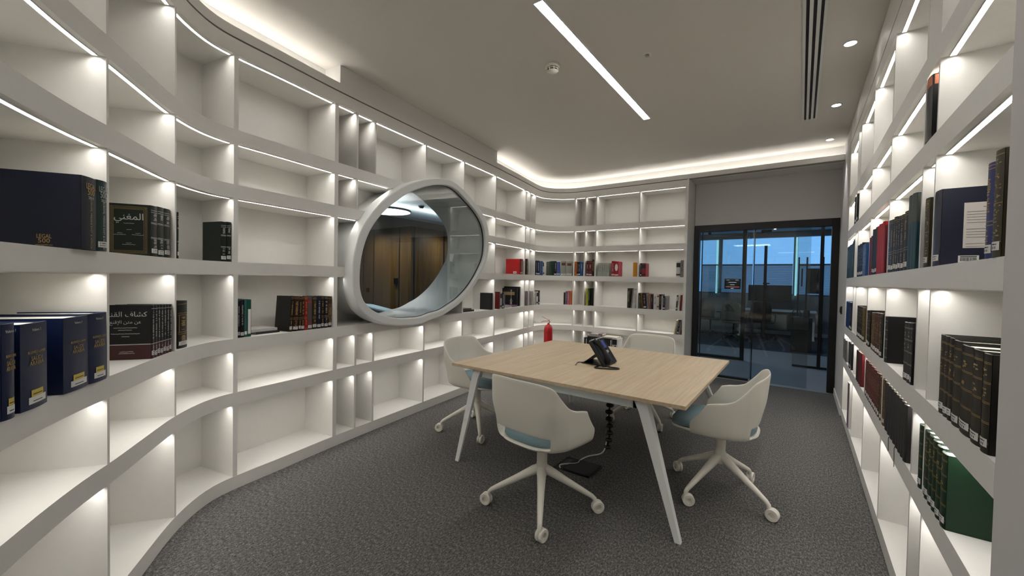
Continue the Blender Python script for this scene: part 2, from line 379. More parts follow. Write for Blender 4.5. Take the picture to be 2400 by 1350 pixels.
# ------------------------------------------------------------------ right bookcase
RB=empty('wall_bookcase',(.40,3.6,0)); tag(RB,'white built-in bookcase with lit shelves along the right wall','bookcase')
RD=[(1.4935,1.4955),(2.168,2.182),(2.366,2.384),(3.140,3.166),(3.918,3.944),(4.698,4.724),(4.930,4.952),(5.670,5.690)]
for i,(z0,z1) in enumerate(ZS):
    nm='plinth' if i==0 else ('fascia' if i==6 else 'shelf')
    box(nm,WHITE,.40,.752,1.4935,5.690,z0,z1-.0001,RB)
for (a,b) in RD: box('divider',WHITE,.4012,.752,a,b,.088,2.872,RB)
box('front_panel',WHITE,.402,.42,2.182,2.366,2.388,2.872,RB)
box('back_panel',WHITE,.752,.764,1.4935,5.690,0,2.97,RB)
for (z0,z1) in ZS[1:]:
    for (p,q) in zip(RD,RD[1:]):
        if p[1]>2.17 and p[1]<2.2 and z0>2.8: continue
        mb=MB(); y0,y1,zz=p[1]+.012,q[0]-.012,z0-.0004
        mb.add([(.424,y0,zz),(.440,y0,zz),(.440,y1,zz),(.424,y1,zz)],[(0,3,2,1)]); mb.m=1
        mb.box(.422,.4236,y0-.002,y1+.002,zz-.005,zz+.0003).box(.4404,.442,y0-.002,y1+.002,zz-.005,zz+.0003).box(.4237,.4403,y0-.0025,y0-.0005,zz-.005,zz+.0003).box(.4237,.4403,y1+.0005,y1+.0025,zz-.005,zz+.0003)
        mb.build('light_strip',[STRIP,WHITE],RB)
local(RB)
# ------------------------------------------------------------------ round window: ring, tube, gasket, pane
RW=empty('round_window',tuple(WA+WT*WC[0])[:2]+(WC[1],)); tag(RW,'large rounded white porthole window set into the left bookcase','window')
def ringmesh(prof,name,m,close=True,smooth=40):
    b=MB(); n=len(prof); vs=[]
    for (w,off,d) in prof:
        R=RO if w=='o' else RI
        vs+=[wpt(R[k]+off,k,d) for k in range(NP)]
    fs=[]
    rng=range(n) if close else range(n-1)
    for i in rng:
        j=(i+1)%n
        fs+=[(i*NP+k,i*NP+(k+1)%NP,j*NP+(k+1)%NP,j*NP+k) for k in range(NP)]
    b.add(vs,fs); o=b.build(name,m,RW,smooth=smooth)
    return o
ringmesh([('o',0,-.02),('o',0,.085),('o',-.004,.096),('o',-.012,.10),('i',.012,.10),('i',.004,.096),('i',0,.088),('i',0,.05),('i',.03,.05),('i',.03,-.02)],'frame_ring',POWDER,smooth=24)
ringmesh([('i',0,.049),('i',0,-.52),('i',.028,-.52),('i',.028,.049)],'tunnel_lining',POWDER)
ringmesh([('i',-.004,.062),('i',-.004,.046),('i',.001,.046),('i',.001,.062)],'gasket',BLACK)
b=MB(); b.add([wpt(RI[k]-.001,k,.050) for k in range(NP)]+[wpt(RI[k]-.001,k,.058) for k in range(NP)],[tuple(range(NP)),tuple(range(2*NP-1,NP-1,-1))]+[((k+1)%NP,k,NP+k,NP+(k+1)%NP) for k in range(NP)])
b.build('pane',glass('window_glass',(.93,.96,.955),2.0),RW)
local(RW)
bpy.data.objects.remove(CUT)
# ------------------------------------------------------------------ ceiling fittings
b=MB(); b.box(-1.432,-1.368,2.18,4.392,CEILZ-.006,CEILZ-.0005)
RLB=box('linear_ceiling_light',LINE_ADDED,-.75,-.69,-1.7,-.2,CEILZ-.006,CEILZ-.0005); tag(RLB,'added slim linear fill light at the rear of the room, behind the camera','ceiling light')  # added light, out of view, brightens the chair backs and foreground
LL=empty('linear_ceiling_light',(-1.4,3.29,CEILZ)); tag(LL,'long slim white linear light recessed in the ceiling above the table','ceiling light')
b.build('diffuser',LINE,LL)
fb=MB()
for x0,x1,y0,y1 in ((-1.439,-1.432,2.173,4.399),(-1.368,-1.361,2.173,4.399),(-1.432,-1.368,2.173,2.18),(-1.432,-1.368,4.392,4.399)): fb.box(x0,x1,y0,y1,CEILZ-.008,CEILZ-.0005)
fb.build('housing',POWDER,LL); local(LL)
dlx=[(.243,3.82),(.232,5.05),(.235,6.20),(.243,1.35),(.243,-.2)]
dln=['recessed round downlight nearest the camera over the right bookcase','recessed round downlight, middle one beside the air slots','recessed round downlight nearest the glass door','recessed round downlight behind the camera','recessed round downlight at the rear of the room']
for (x,y),l in zip(dlx,dln):
    if y<0: continue
    D=empty('downlight',(x,y,CEILZ)); tag(D,l,'ceiling light','downlights along the right bookcase')
    MB().lathe([(0,CEILZ-.004),(.036,CEILZ-.004)],(x,y,0),24).build('lens',DOWN,D)
    MB().lathe([(.036,CEILZ-.0005),(.036,CEILZ-.006),(.045,CEILZ-.005),(.047,CEILZ-.0005)],(x,y,0),24).build('trim_ring',POWDER,D,smooth=30)
    ld=bpy.data.lights.new('downlight_beam','SPOT'); ld.energy=22; ld.spot_size=math.radians(62); ld.spot_blend=.5; ld.shadow_soft_size=.03; ld.color=(1,.97,.93)
    lo=bpy.data.objects.new('downlight_beam',ld); COL.objects.link(lo); lo.location=(x,y,CEILZ-.012); lo.parent=D
    local(D)
AC=empty('air_diffuser',(.03,3.3,CEILZ)); tag(AC,'white three-slot linear air diffuser with black slots in the ceiling','air vent')
y0,y1=1.2,5.335; xs=[-.040,-.022,-.004,.016,.035,.055,.072,.088]
ab=MB()
for a,c in ((xs[0],xs[1]),(xs[2],xs[3]),(xs[4],xs[5]),(xs[6],xs[7])): ab.box(a,c,y0,y1,CEILZ-.012,CEILZ-.0005)
ab.box(xs[1],xs[6],y1-.02,y1,CEILZ-.012,CEILZ-.0005).box(xs[1],xs[6],y0,y0+.02,CEILZ-.012,CEILZ-.0005)
ab.build('frame',POWDER,AC)
for a,c in ((xs[1],xs[2]),(xs[3],xs[4]),(xs[5],xs[6])): box('slot',BLACKM,a,c,y0+.02,y1-.02,CEILZ-.003,CEILZ-.0005,AC)
local(AC)
SD=empty('smoke_detector',(-1.71,2.90,CEILZ)); tag(SD,'round white smoke detector with black slots on the ceiling','smoke detector')
MB().lathe([(.058,-.0005),(.060,-.012),(.056,-.024)],(-1.71,2.90,CEILZ),28).build('base',PLASTIC,SD,smooth=40)
MB().lathe([(.045,-.02),(.044,-.048)],(-1.71,2.90,CEILZ),28).build('chamber',BLACK,SD,smooth=40)
cb=MB()
cb.lathe([(.048,-.030),(.050,-.032),(.048,-.036),(.046,-.034)],(-1.71,2.90,CEILZ),28)
cb.lathe([(.046,-.044),(.044,-.048),(.030,-.056),(.014,-.064),(0,-.065)],(-1.71,2.90,CEILZ),28)
for k in range(8):
    a=k*math.pi/4; c,s_=math.cos(a)*.047,math.sin(a)*.047; cb.box(-1.71+c-.003,-1.71+c+.003,2.90+s_-.003,2.90+s_+.003,CEILZ-.047,CEILZ-.022)
cb.build('cage',PLASTIC,SD,smooth=40); local(SD)
SP=empty('sprinkler_head',(-1.016,3.157,CEILZ)); tag(SP,'tiny round white sprinkler head on the ceiling right of the linear light','sprinkler')
MB().lathe([(.036,-.0005),(.034,-.006),(.016,-.007),(.016,-.0005)],(-1.016,3.157,CEILZ),24).build('rosette',PLASTIC,SP,smooth=30)
MB().lathe([(.010,-.001),(.008,-.012),(.014,-.016),(.014,-.018),(0,-.018)],(-1.016,3.157,CEILZ),16).build('deflector',CHROME,SP,smooth=30); local(SP)
# ------------------------------------------------------------------ meeting table
OAK=wood('oak_veneer',(184,161,130),(212,192,163),'Y',1.0,.5)
OAKE=wood('oak_edge',(120,98,72),(150,126,96),'Y',1.0,.6)
T=empty('meeting_table',(-1.43,3.29,0)); tag(T,'square meeting table with light oak top and splayed white metal legs','table')
tb=MB(); tb.box(-2.345,-.512,2.435,4.152,.711,.735); o=tb.build('tabletop',OAK,T,bevel=.002)
fb=MB()
BX0,BX1,BY0,BY1=-2.12,-.79,2.50,4.10
fb.box(BX0,BX1,BY0,BY0+.05,.645,.7105).box(BX0,BX1,BY1-.05,BY1,.645,.7105).box(BX0,BX0+.05,BY0,BY1,.645,.7105).box(BX1-.05,BX1,BY0,BY1,.645,.7105)
fb.build('apron',POWDER,T,bevel=.003)
def leg(top,foot,dx,dy):
    b=MB(); t0,t1=.10,.036; tx,ty=top; fx,fy=foot
    # tapered folded-plate leg: two faces meeting at the outer corner
    def ring(cx,cy,w,z): return [(cx,cy,z),(cx+dx*w,cy,z),(cx+dx*w,cy+dy*.045*w/.1,z),(cx+dx*.045*w/.1,cy+dy*w,z),(cx,cy+dy*w,z)]
    vs=[]
    prof=[(0,.70,.078),(.09,.640,.066),(1,0,.034)]
    for u,z,wd in prof:
        vs+=ring(tx+(fx-tx)*u,ty+(fy-ty)*u,wd,z)
    fs=[]
    for i in range(2):
        k=5*i; fs+=[(k+j,k+(j+1)%5,k+5+(j+1)%5,k+5+j) for j in range(5)]
    fs+=[(0,1,2,3,4),(14,13,12,11,10)]
    if dx*dy>0: fs=[tuple(reversed(f)) for f in fs]
    b.add(vs,fs); return b.build('leg',POWDER,T,bevel=.002)
leg((-.745,2.475),(-.495,2.325),-1,1)
leg((-2.145,2.475),(-2.180,2.315),1,1)
leg((-.765,4.125),(-.495,4.275),-1,-1)
leg((-2.145,4.125),(-2.180,4.285),1,-1)
hb=MB(); hb.box(-1.62,-1.40,3.02,3.46,.735,.7365); hb.build('cable_hatch',OAK,T,bevel=.0005)
local(T)
# ------------------------------------------------------------------ chairs
def smooth_path(P,n):
    out=[]
    N=len(P)
    for i in range(N-1):
        p0=P[i-1] if i else P[0]; p1=P[i]; p2=P[i+1]; p3=P[min(i+2,N-1)]
        for k in range(n):
            t=k/n; out.append(tuple(.5*((2*p1[c])+(-p0[c]+p2[c])*t+(2*p0[c]-5*p1[c]+4*p2[c]-p3[c])*t*t+(-p0[c]+3*p1[c]-3*p2[c]+p3[c])*t**3) for c in range(len(p1))))
    out.append(P[-1]); return out
def make_chair():
    R=empty('swivel_chair',(0,0,0))
    # half plan: from back centre to arm front: (x, y, top height)
    H=[(0,-.242,.868),(.10,-.239,.867),(.190,-.227,.860),(.238,-.200,.838),(.258,-.160,.778),(.272,-.112,.722),(.284,-.062,.700),(.291,-.008,.690),(.292,.045,.676)]
    h=smooth_path(H,5)
    U=[(-x,y,z) for x,y,z in reversed(h[1:])]+h
    nu=len(U); rows=[(.55,.452),(.78,.455),(.90,.463),(.955,.480),(.98,.506),(1.0,.545)]; nz=9; ZB=.545
    vs=[]; c=(nu-1)//2
    def taper(a): return .80+.18*min(1,a*1.6)
    for r,(sc,z) in enumerate(rows):
        for i,(x,y,t) in enumerate(U):
            a=abs(i-c)/c; fy=max(0,a-.55)/.45
            vs.append((x*sc*taper(a), (y*sc*.93 if y<0 else y)+fy**2*.10, z))
    for r in range(1,nz+1):
        q=r/nz
        for i,(x,y,t) in enumerate(U):
            a=abs(i-c)/c; fy=max(0,a-.55)/.45
            z=ZB+(t-ZB)*q; back=max(0,1-a*1.6); g=min(1,(z-ZB)/.16); g=g*g*(3-2*g); tp=taper(a)
            vs.append((x*(tp+(1-tp)*g), y*(.93+.07*g if y<0 else 1)-back*(z-ZB)*.10+fy**2*.10*(1-q)**1.2, z))
    NR=len(rows)+nz; fs=[]
    for r in range(NR-1):
        for i in range(nu-1):
            if r in (3,4) and abs(i+.5-c)<14.5: continue      # the slot at the foot of the back
            fs.append((r*nu+i,r*nu+i+1,(r+1)*nu+i+1,(r+1)*nu+i))
    b=MB(); b.add(vs,fs); o=b.build('shell',PLASTIC,R,smooth=60)
    sb=o.modifiers.new('s','SOLIDIFY'); sb.thickness=.009; sb.offset=0
    ss=o.modifiers.new('ss','SUBSURF'); ss.levels=1; ss.render_levels=1
    # seat pan with turned front lip
    def sell(a,bf,bb,n,k,e=3.2):
        t=2*math.pi*k/n; cx,sy=math.cos(t),math.sin(t); x=a*math.copysign(abs(cx)**(2/e),cx); y=(bf if sy>0 else bb)*math.copysign(abs(sy)**(2/e),sy); return x,y
    N=40; b=MB(); lev=[(.238,.300,.222,.478),(.244,.306,.226,.470),(.228,.285,.210,.456),(.12,.12,.12,.446)]
    vs=[]
    for a,bf,bb,z in lev:
        for k in range(N):
            x,y=sell(a,bf,bb,N,k); x*=1-.7*max(0,-y-.02); vs.append((x,y,z-(.10*max(0,y-.18) if z>.46 else 0)))
    fs=[(i*N+k,(i+1)*N+k,(i+1)*N+(k+1)%N,i*N+(k+1)%N) for i in range(3) for k in range(N)]+[tuple(range(N)),tuple(reversed(range(3*N,4*N)))]
    b.add(vs,fs); b.build('seat_pan',PLASTIC,R,smooth=50)
    b=MB(); lev=[(.218,.290,.202,.474),(.229,.304,.211,.490),(.227,.301,.209,.518),(.205,.275,.188,.533),(.12,.15,.1,.537)]
    vs=[]
    for a,bf,bb,z in lev:
        for k in range(N):
            x,y=sell(a,bf,bb,N,k); x*=1-.7*max(0,-y-.02); vs.append((x,y,z-(.16*max(0,y-.16) if z>.48 else .10*max(0,y-.18))))
    fs=[(i*N+k,i*N+(k+1)%N,(i+1)*N+(k+1)%N,(i+1)*N+k) for i in range(4) for k in range(N)]+[tuple(reversed(range(N))),tuple(range(4*N,5*N))]
    b.add(vs,fs); b.build('seat_cushion',FABRIC,R,smooth=60)
    b=MB(); b.lathe([(.0,.450),(.125,.450),(.110,.436),(.060,.416),(.037,.396),(.033,.374),(.0325,.309),(0,.309)],n=28); b.build('tilt_housing',PLASTIC,R,smooth=40)
    b=MB(); b.lathe([(0,.310),(.0315,.310),(.033,.296),(.036,.274),(.041,.242),(.032,.216),(0,.213)],n=28)
    for k in range(4):
        a=math.pi/2*k; d=Vector((math.cos(a),math.sin(a),0))
        pts=[d*.0+Vector((0,0,.262)),d*.05+Vector((0,0,.244)),d*.15+Vector((0,0,.190)),d*.25+Vector((0,0,.137)),d*.315+Vector((0,0,.102)),d*.331+Vector((0,0,.087)),d*.334+Vector((0,0,.062)),d*.334+Vector((0,0,.045))]
        b.tube(pts,[.032,.029,.022,.018,.0145,.0135,.0125,.012],12)
    base=b.build('star_base',PLASTIC,R,smooth=60)
    for k in range(4):
        a=math.pi/2*k; d=Vector((math.cos(a),math.sin(a),0)); p=d*.334
        ang=[.3,1.9,2.8,.9][k]; q=Vector((math.cos(ang),math.sin(ang),0)); ax=Vector((-q.y,q.x,0)); cc=p+q*.018+Vector((0,0,.0377))
        Mr=Matrix((ax,q,Vector((0,0,1)))).transposed()@Matrix.Rotation(math.pi/2,3,'Y')
        b=MB()
        for s_ in (-1,1):
            o0,o1=(.002,.021)
            z0,z1=sorted((s_*o0,s_*o1))
            b.lathe([(.0185,z0),(.0345,z0),(.0375,z0+.004),(.0375,z1-.004),(.0345,z1),(.0185,z1),(.0185,z0)],tuple(cc),28,Mr)
        b.lathe([(.0165,-.004),(.030,-.004),(.030,.004),(.0165,.004)],tuple(cc),28,Mr)
        b.tube([p+Vector((0,0,.066)),cc+Vector((0,0,.026))],.008,8)
        b.build('caster',PLASTIC,base,smooth=40)
    return R
CH=make_chair()
def turn_base(c,ang):
    for ch in c.children:
        if ch.name.split('.')[0]=='star_base': ch.rotation_euler=(0,0,ang)
spots=[(-1.290,2.160,math.radians(-7.0),math.radians(30),'white shell armchair on casters in the foreground, seen from behind'),
       (-.416,3.065,math.radians(90),math.radians(-27.5),'white shell armchair on casters at the right side of the table, in profile'),
       (-2.47,2.915,math.radians(-90+4),math.radians(45),'white shell armchair at the left side of the table, beside the bookcase'),
       (-1.30,4.205,math.radians(180),math.radians(45),'white shell armchair tucked in at the far side of the table')]
srcs=[CH]+[copy_tree(CH) for _ in spots[1:]]
for c,(x,y,rz,ba,l) in zip(srcs,spots):
    c.location=(x,y,0); c.rotation_euler=(0,0,rz); turn_base(c,ba-rz); tag(c,l,'chair','chairs around the meeting table')
# ------------------------------------------------------------------ desk phone
PH=empty('desk_phone',(-1.35,3.24,.735)); tag(PH,'black desk phone with tilted screen and keypad on the oak table','phone')
pd=Vector((-.571,0,.821)); pn=Vector((.821,0,.571)); Y=Vector((0,1,0)); P0=Vector((-1.272,3.105,.747))
def slab(b,u0,u1,v0,v1,w0,w1,taper=0):   # u up the face, v along +y, w out of the face
    vs=[]
    for w in (w0,w1):
        for (u,v) in ((u0,v0),(u0,v1),(u1,v1),(u1,v0)): vs.append(P0+pd*u+Y*v+pn*w)
    return b.add(vs,[(0,1,2,3),(7,6,5,4),(0,4,5,1),(1,5,6,2),(2,6,7,3),(3,7,4,0)])
PHM=mat('phone_black',(30,30,32),.4); PHD=mat('phone_dark',(14,14,15),.3)
o=slab(MB(),0,.235,0,.262,-.032,0).build('body',PHM,PH,bevel=.008)
slab(MB(),.128,.222,.085,.235,0,.003).build('screen_bezel',PHD,PH)
SBZ=[c for c in PH.children if c.name.startswith('screen_bezel')][0]; slab(MB(),.145,.216,.097,.215,.003,.0036).build('screen',mat('phone_screen',(60,66,130),.25,emit=.35,ecol=(.06,.07,.22)),SBZ)
slab(MB(),.234,.244,.005,.250,-.02,.003).build('status_bar',mat('phone_grey',(190,192,192),.35),PH,bevel=.002)
kb=MB()
for r in range(4):
    for c in range(3): slab(kb,.016+r*.018,.028+r*.018,.105+c*.030,.128+c*.030,0,.003)
kb.build('keypad',mat('phone_keys',(74,76,80),.4),PH,bevel=.001)
nb=MB(); slab(nb,.092,.122,.135,.175,0,.004); slab(nb,.1,.122,.10,.21,0,.002); nb.build('navigation_key',mat('phone_silver',(170,172,172),.35),PH,bevel=.001)
hs=[P0+pd*u+Y*.038+pn*w for u,w in ((.008,.012),(.03,.028),(.07,.036),(.12,.038),(.17,.036),(.205,.028),(.228,.012))]
hb=MB(); hb.tube(hs,[.020,.027,.021,.018,.021,.027,.020],14); hb.build('handset',PHD,PH,smooth=60)
st=MB(); st.prism([(-1.50,3.13),(-1.30,3.13),(-1.30,3.34),(-1.50,3.34)],.7368,.745); vs=None
st.add([P0+pd*.10+Y*.03+pn*-.031,P0+pd*.10+Y*.22+pn*-.031,P0+pd*.13+Y*.22+pn*-.031,P0+pd*.13+Y*.03+pn*-.031,(-1.50,3.135,.740),(-1.50,3.335,.740),(-1.485,3.335,.745),(-1.485,3.135,.745)],[(3,2,1,0),(0,1,5,4),(1,2,6,5),(2,3,7,6),(3,0,4,7),(4,5,6,7)])
st.build('stand',PHD,PH,bevel=.001)
MB().tube(smooth_path([(-1.33,3.10,.742),(-1.335,3.03,.742),(-1.30,3.02,.742),(-1.22,3.055,.742),(-1.165,3.095,.742),(-1.175,3.125,.742),(-1.24,3.115,.744),(-1.285,3.125,.752)],6),.0058,8).build('handset_cord',BLACK,PH,smooth=60)
MB().tube(smooth_path([(-1.50,3.17,.741),(-1.53,3.13,.741),(-1.52,3.085,.741),(-1.505,3.04,.741),(-1.50,3.02,.7385)],6),.003,6).build('network_cable',BLACK,PH,smooth=60)
local(PH)
# ------------------------------------------------------------------ cable spine, cable, floor box
CS=empty('cable_spine',(-1.30,3.22,0)); tag(CS,'black segmented cable spine hanging under the table to the carpet','cable spine')
path=[Vector((-1.235,3.235,.70-.06*i)) + Vector((-.006*i,.0,0)) + Vector((.012*math.sin(i*.8),.012*math.cos(i*.7),0)) for i in range(12)]
for p in path:
    b=MB()
    b.lathe([(.010,-.020),(.030,-.012),(.036,0),(.030,.012),(.010,.020)],tuple(p),14); b.build('vertebra',BLACK,CS,smooth=40)
MB().tube(path,.008,8).build('spine_cord',BLACK,CS,smooth=60)
local(CS)
c=MB().tube(smooth_path([(-1.300,3.235,.10),(-1.302,3.205,.03),(-1.31,3.13,.010),(-1.37,3.03,.008),(-1.39,2.93,.008),(-1.385,2.86,.008),(-1.44,2.80,.010),(-1.47,2.735,.016),(-1.45,2.70,.012)],8),.005,8).build('power_cable',POWDER,smooth=60)
tag(c,'thin white power cable from the cable spine to the floor box','cable')
FB=empty('floor_box',(-1.36,2.81,0)); tag(FB,'square flush floor box with open carpeted lid under the table','floor box')
fb=MB()
for x0,x1,y0,y1 in ((-1.51,-1.50,2.70,2.93),(-1.23,-1.22,2.70,2.93),(-1.50,-1.23,2.70,2.71),(-1.50,-1.23,2.92,2.93)): fb.box(x0,x1,y0,y1,.0005,.006)
fb.build('rim',BLACKM,FB); box('recess',BLACKM,-1.50,-1.44,2.71,2.92,.0005,.002,FB)
lb=MB(); lb.add([(-1.43,2.71,.010),(-1.215,2.71,.018),(-1.215,2.92,.018),(-1.43,2.92,.010),(-1.43,2.71,.002),(-1.215,2.71,.010),(-1.215,2.92,.010),(-1.43,2.92,.002)],[(0,1,2,3),(7,6,5,4),(0,4,5,1),(1,5,6,2),(2,6,7,3),(3,7,4,0)])
lb.build('lid',mat('lid_dark',(40,40,42),.9,noise=.3,nscale=300),FB); local(FB)
# ------------------------------------------------------------------ fire extinguisher
ex,ey=-3.40,5.81
EX=empty('fire_extinguisher',(ex,ey,0)); tag(EX,'red fire extinguisher standing before the curved corner shelves','fire extinguisher')
MB().lathe([(0,.0),(.066,.0),(.070,.012),(.072,.03),(.072,.60),(.069,.635),(.058,.668),(.038,.692),(.022,.700),(.020,.716),(0,.716)],(ex,ey,0),32).build('cylinder',RED,EX,smooth=40)
MB().lathe([(.015,.712),(.017,.718),(.017,.740),(.012,.746),(.012,.765),(0,.766)],(ex,ey,0),16).build('valve',CHROME,EX,smooth=40)
d=Vector((-.80,-.60,0))
def hnd(name,p):
    b=MB(); pts=[Vector((ex,ey,0))+d*u+Vector((0,0,z)) for u,z in p]; s=Vector((d.y,-d.x,0))*.011; vs=[]
    for q in pts: vs+=[q+s,q-s,q-s+Vector((0,0,.006)),q+s+Vector((0,0,.006))]
    n=len(pts); fs=[(4*i+j,4*i+(j+1)%4,4*i+4+(j+1)%4,4*i+4+j) for i in range(n-1) for j in range(4)]+[(0,1,2,3),(4*n-1,4*n-2,4*n-3,4*n-4)]
    b.add(vs,fs); b.build(name,RED,EX,bevel=.001)
hnd('carry_handle',[(-.02,.748),(.04,.752),(.09,.748),(.118,.733)]); hnd('squeeze_lever',[(-.022,.768),(.01,.772),(.06,.800),(.105,.826)])
MB().tube([(ex+.02,ey-.01,.742),(ex+.035,ey-.02,.742)],.012,12).build('gauge',CHROME,EX,smooth=40)
local(EX)
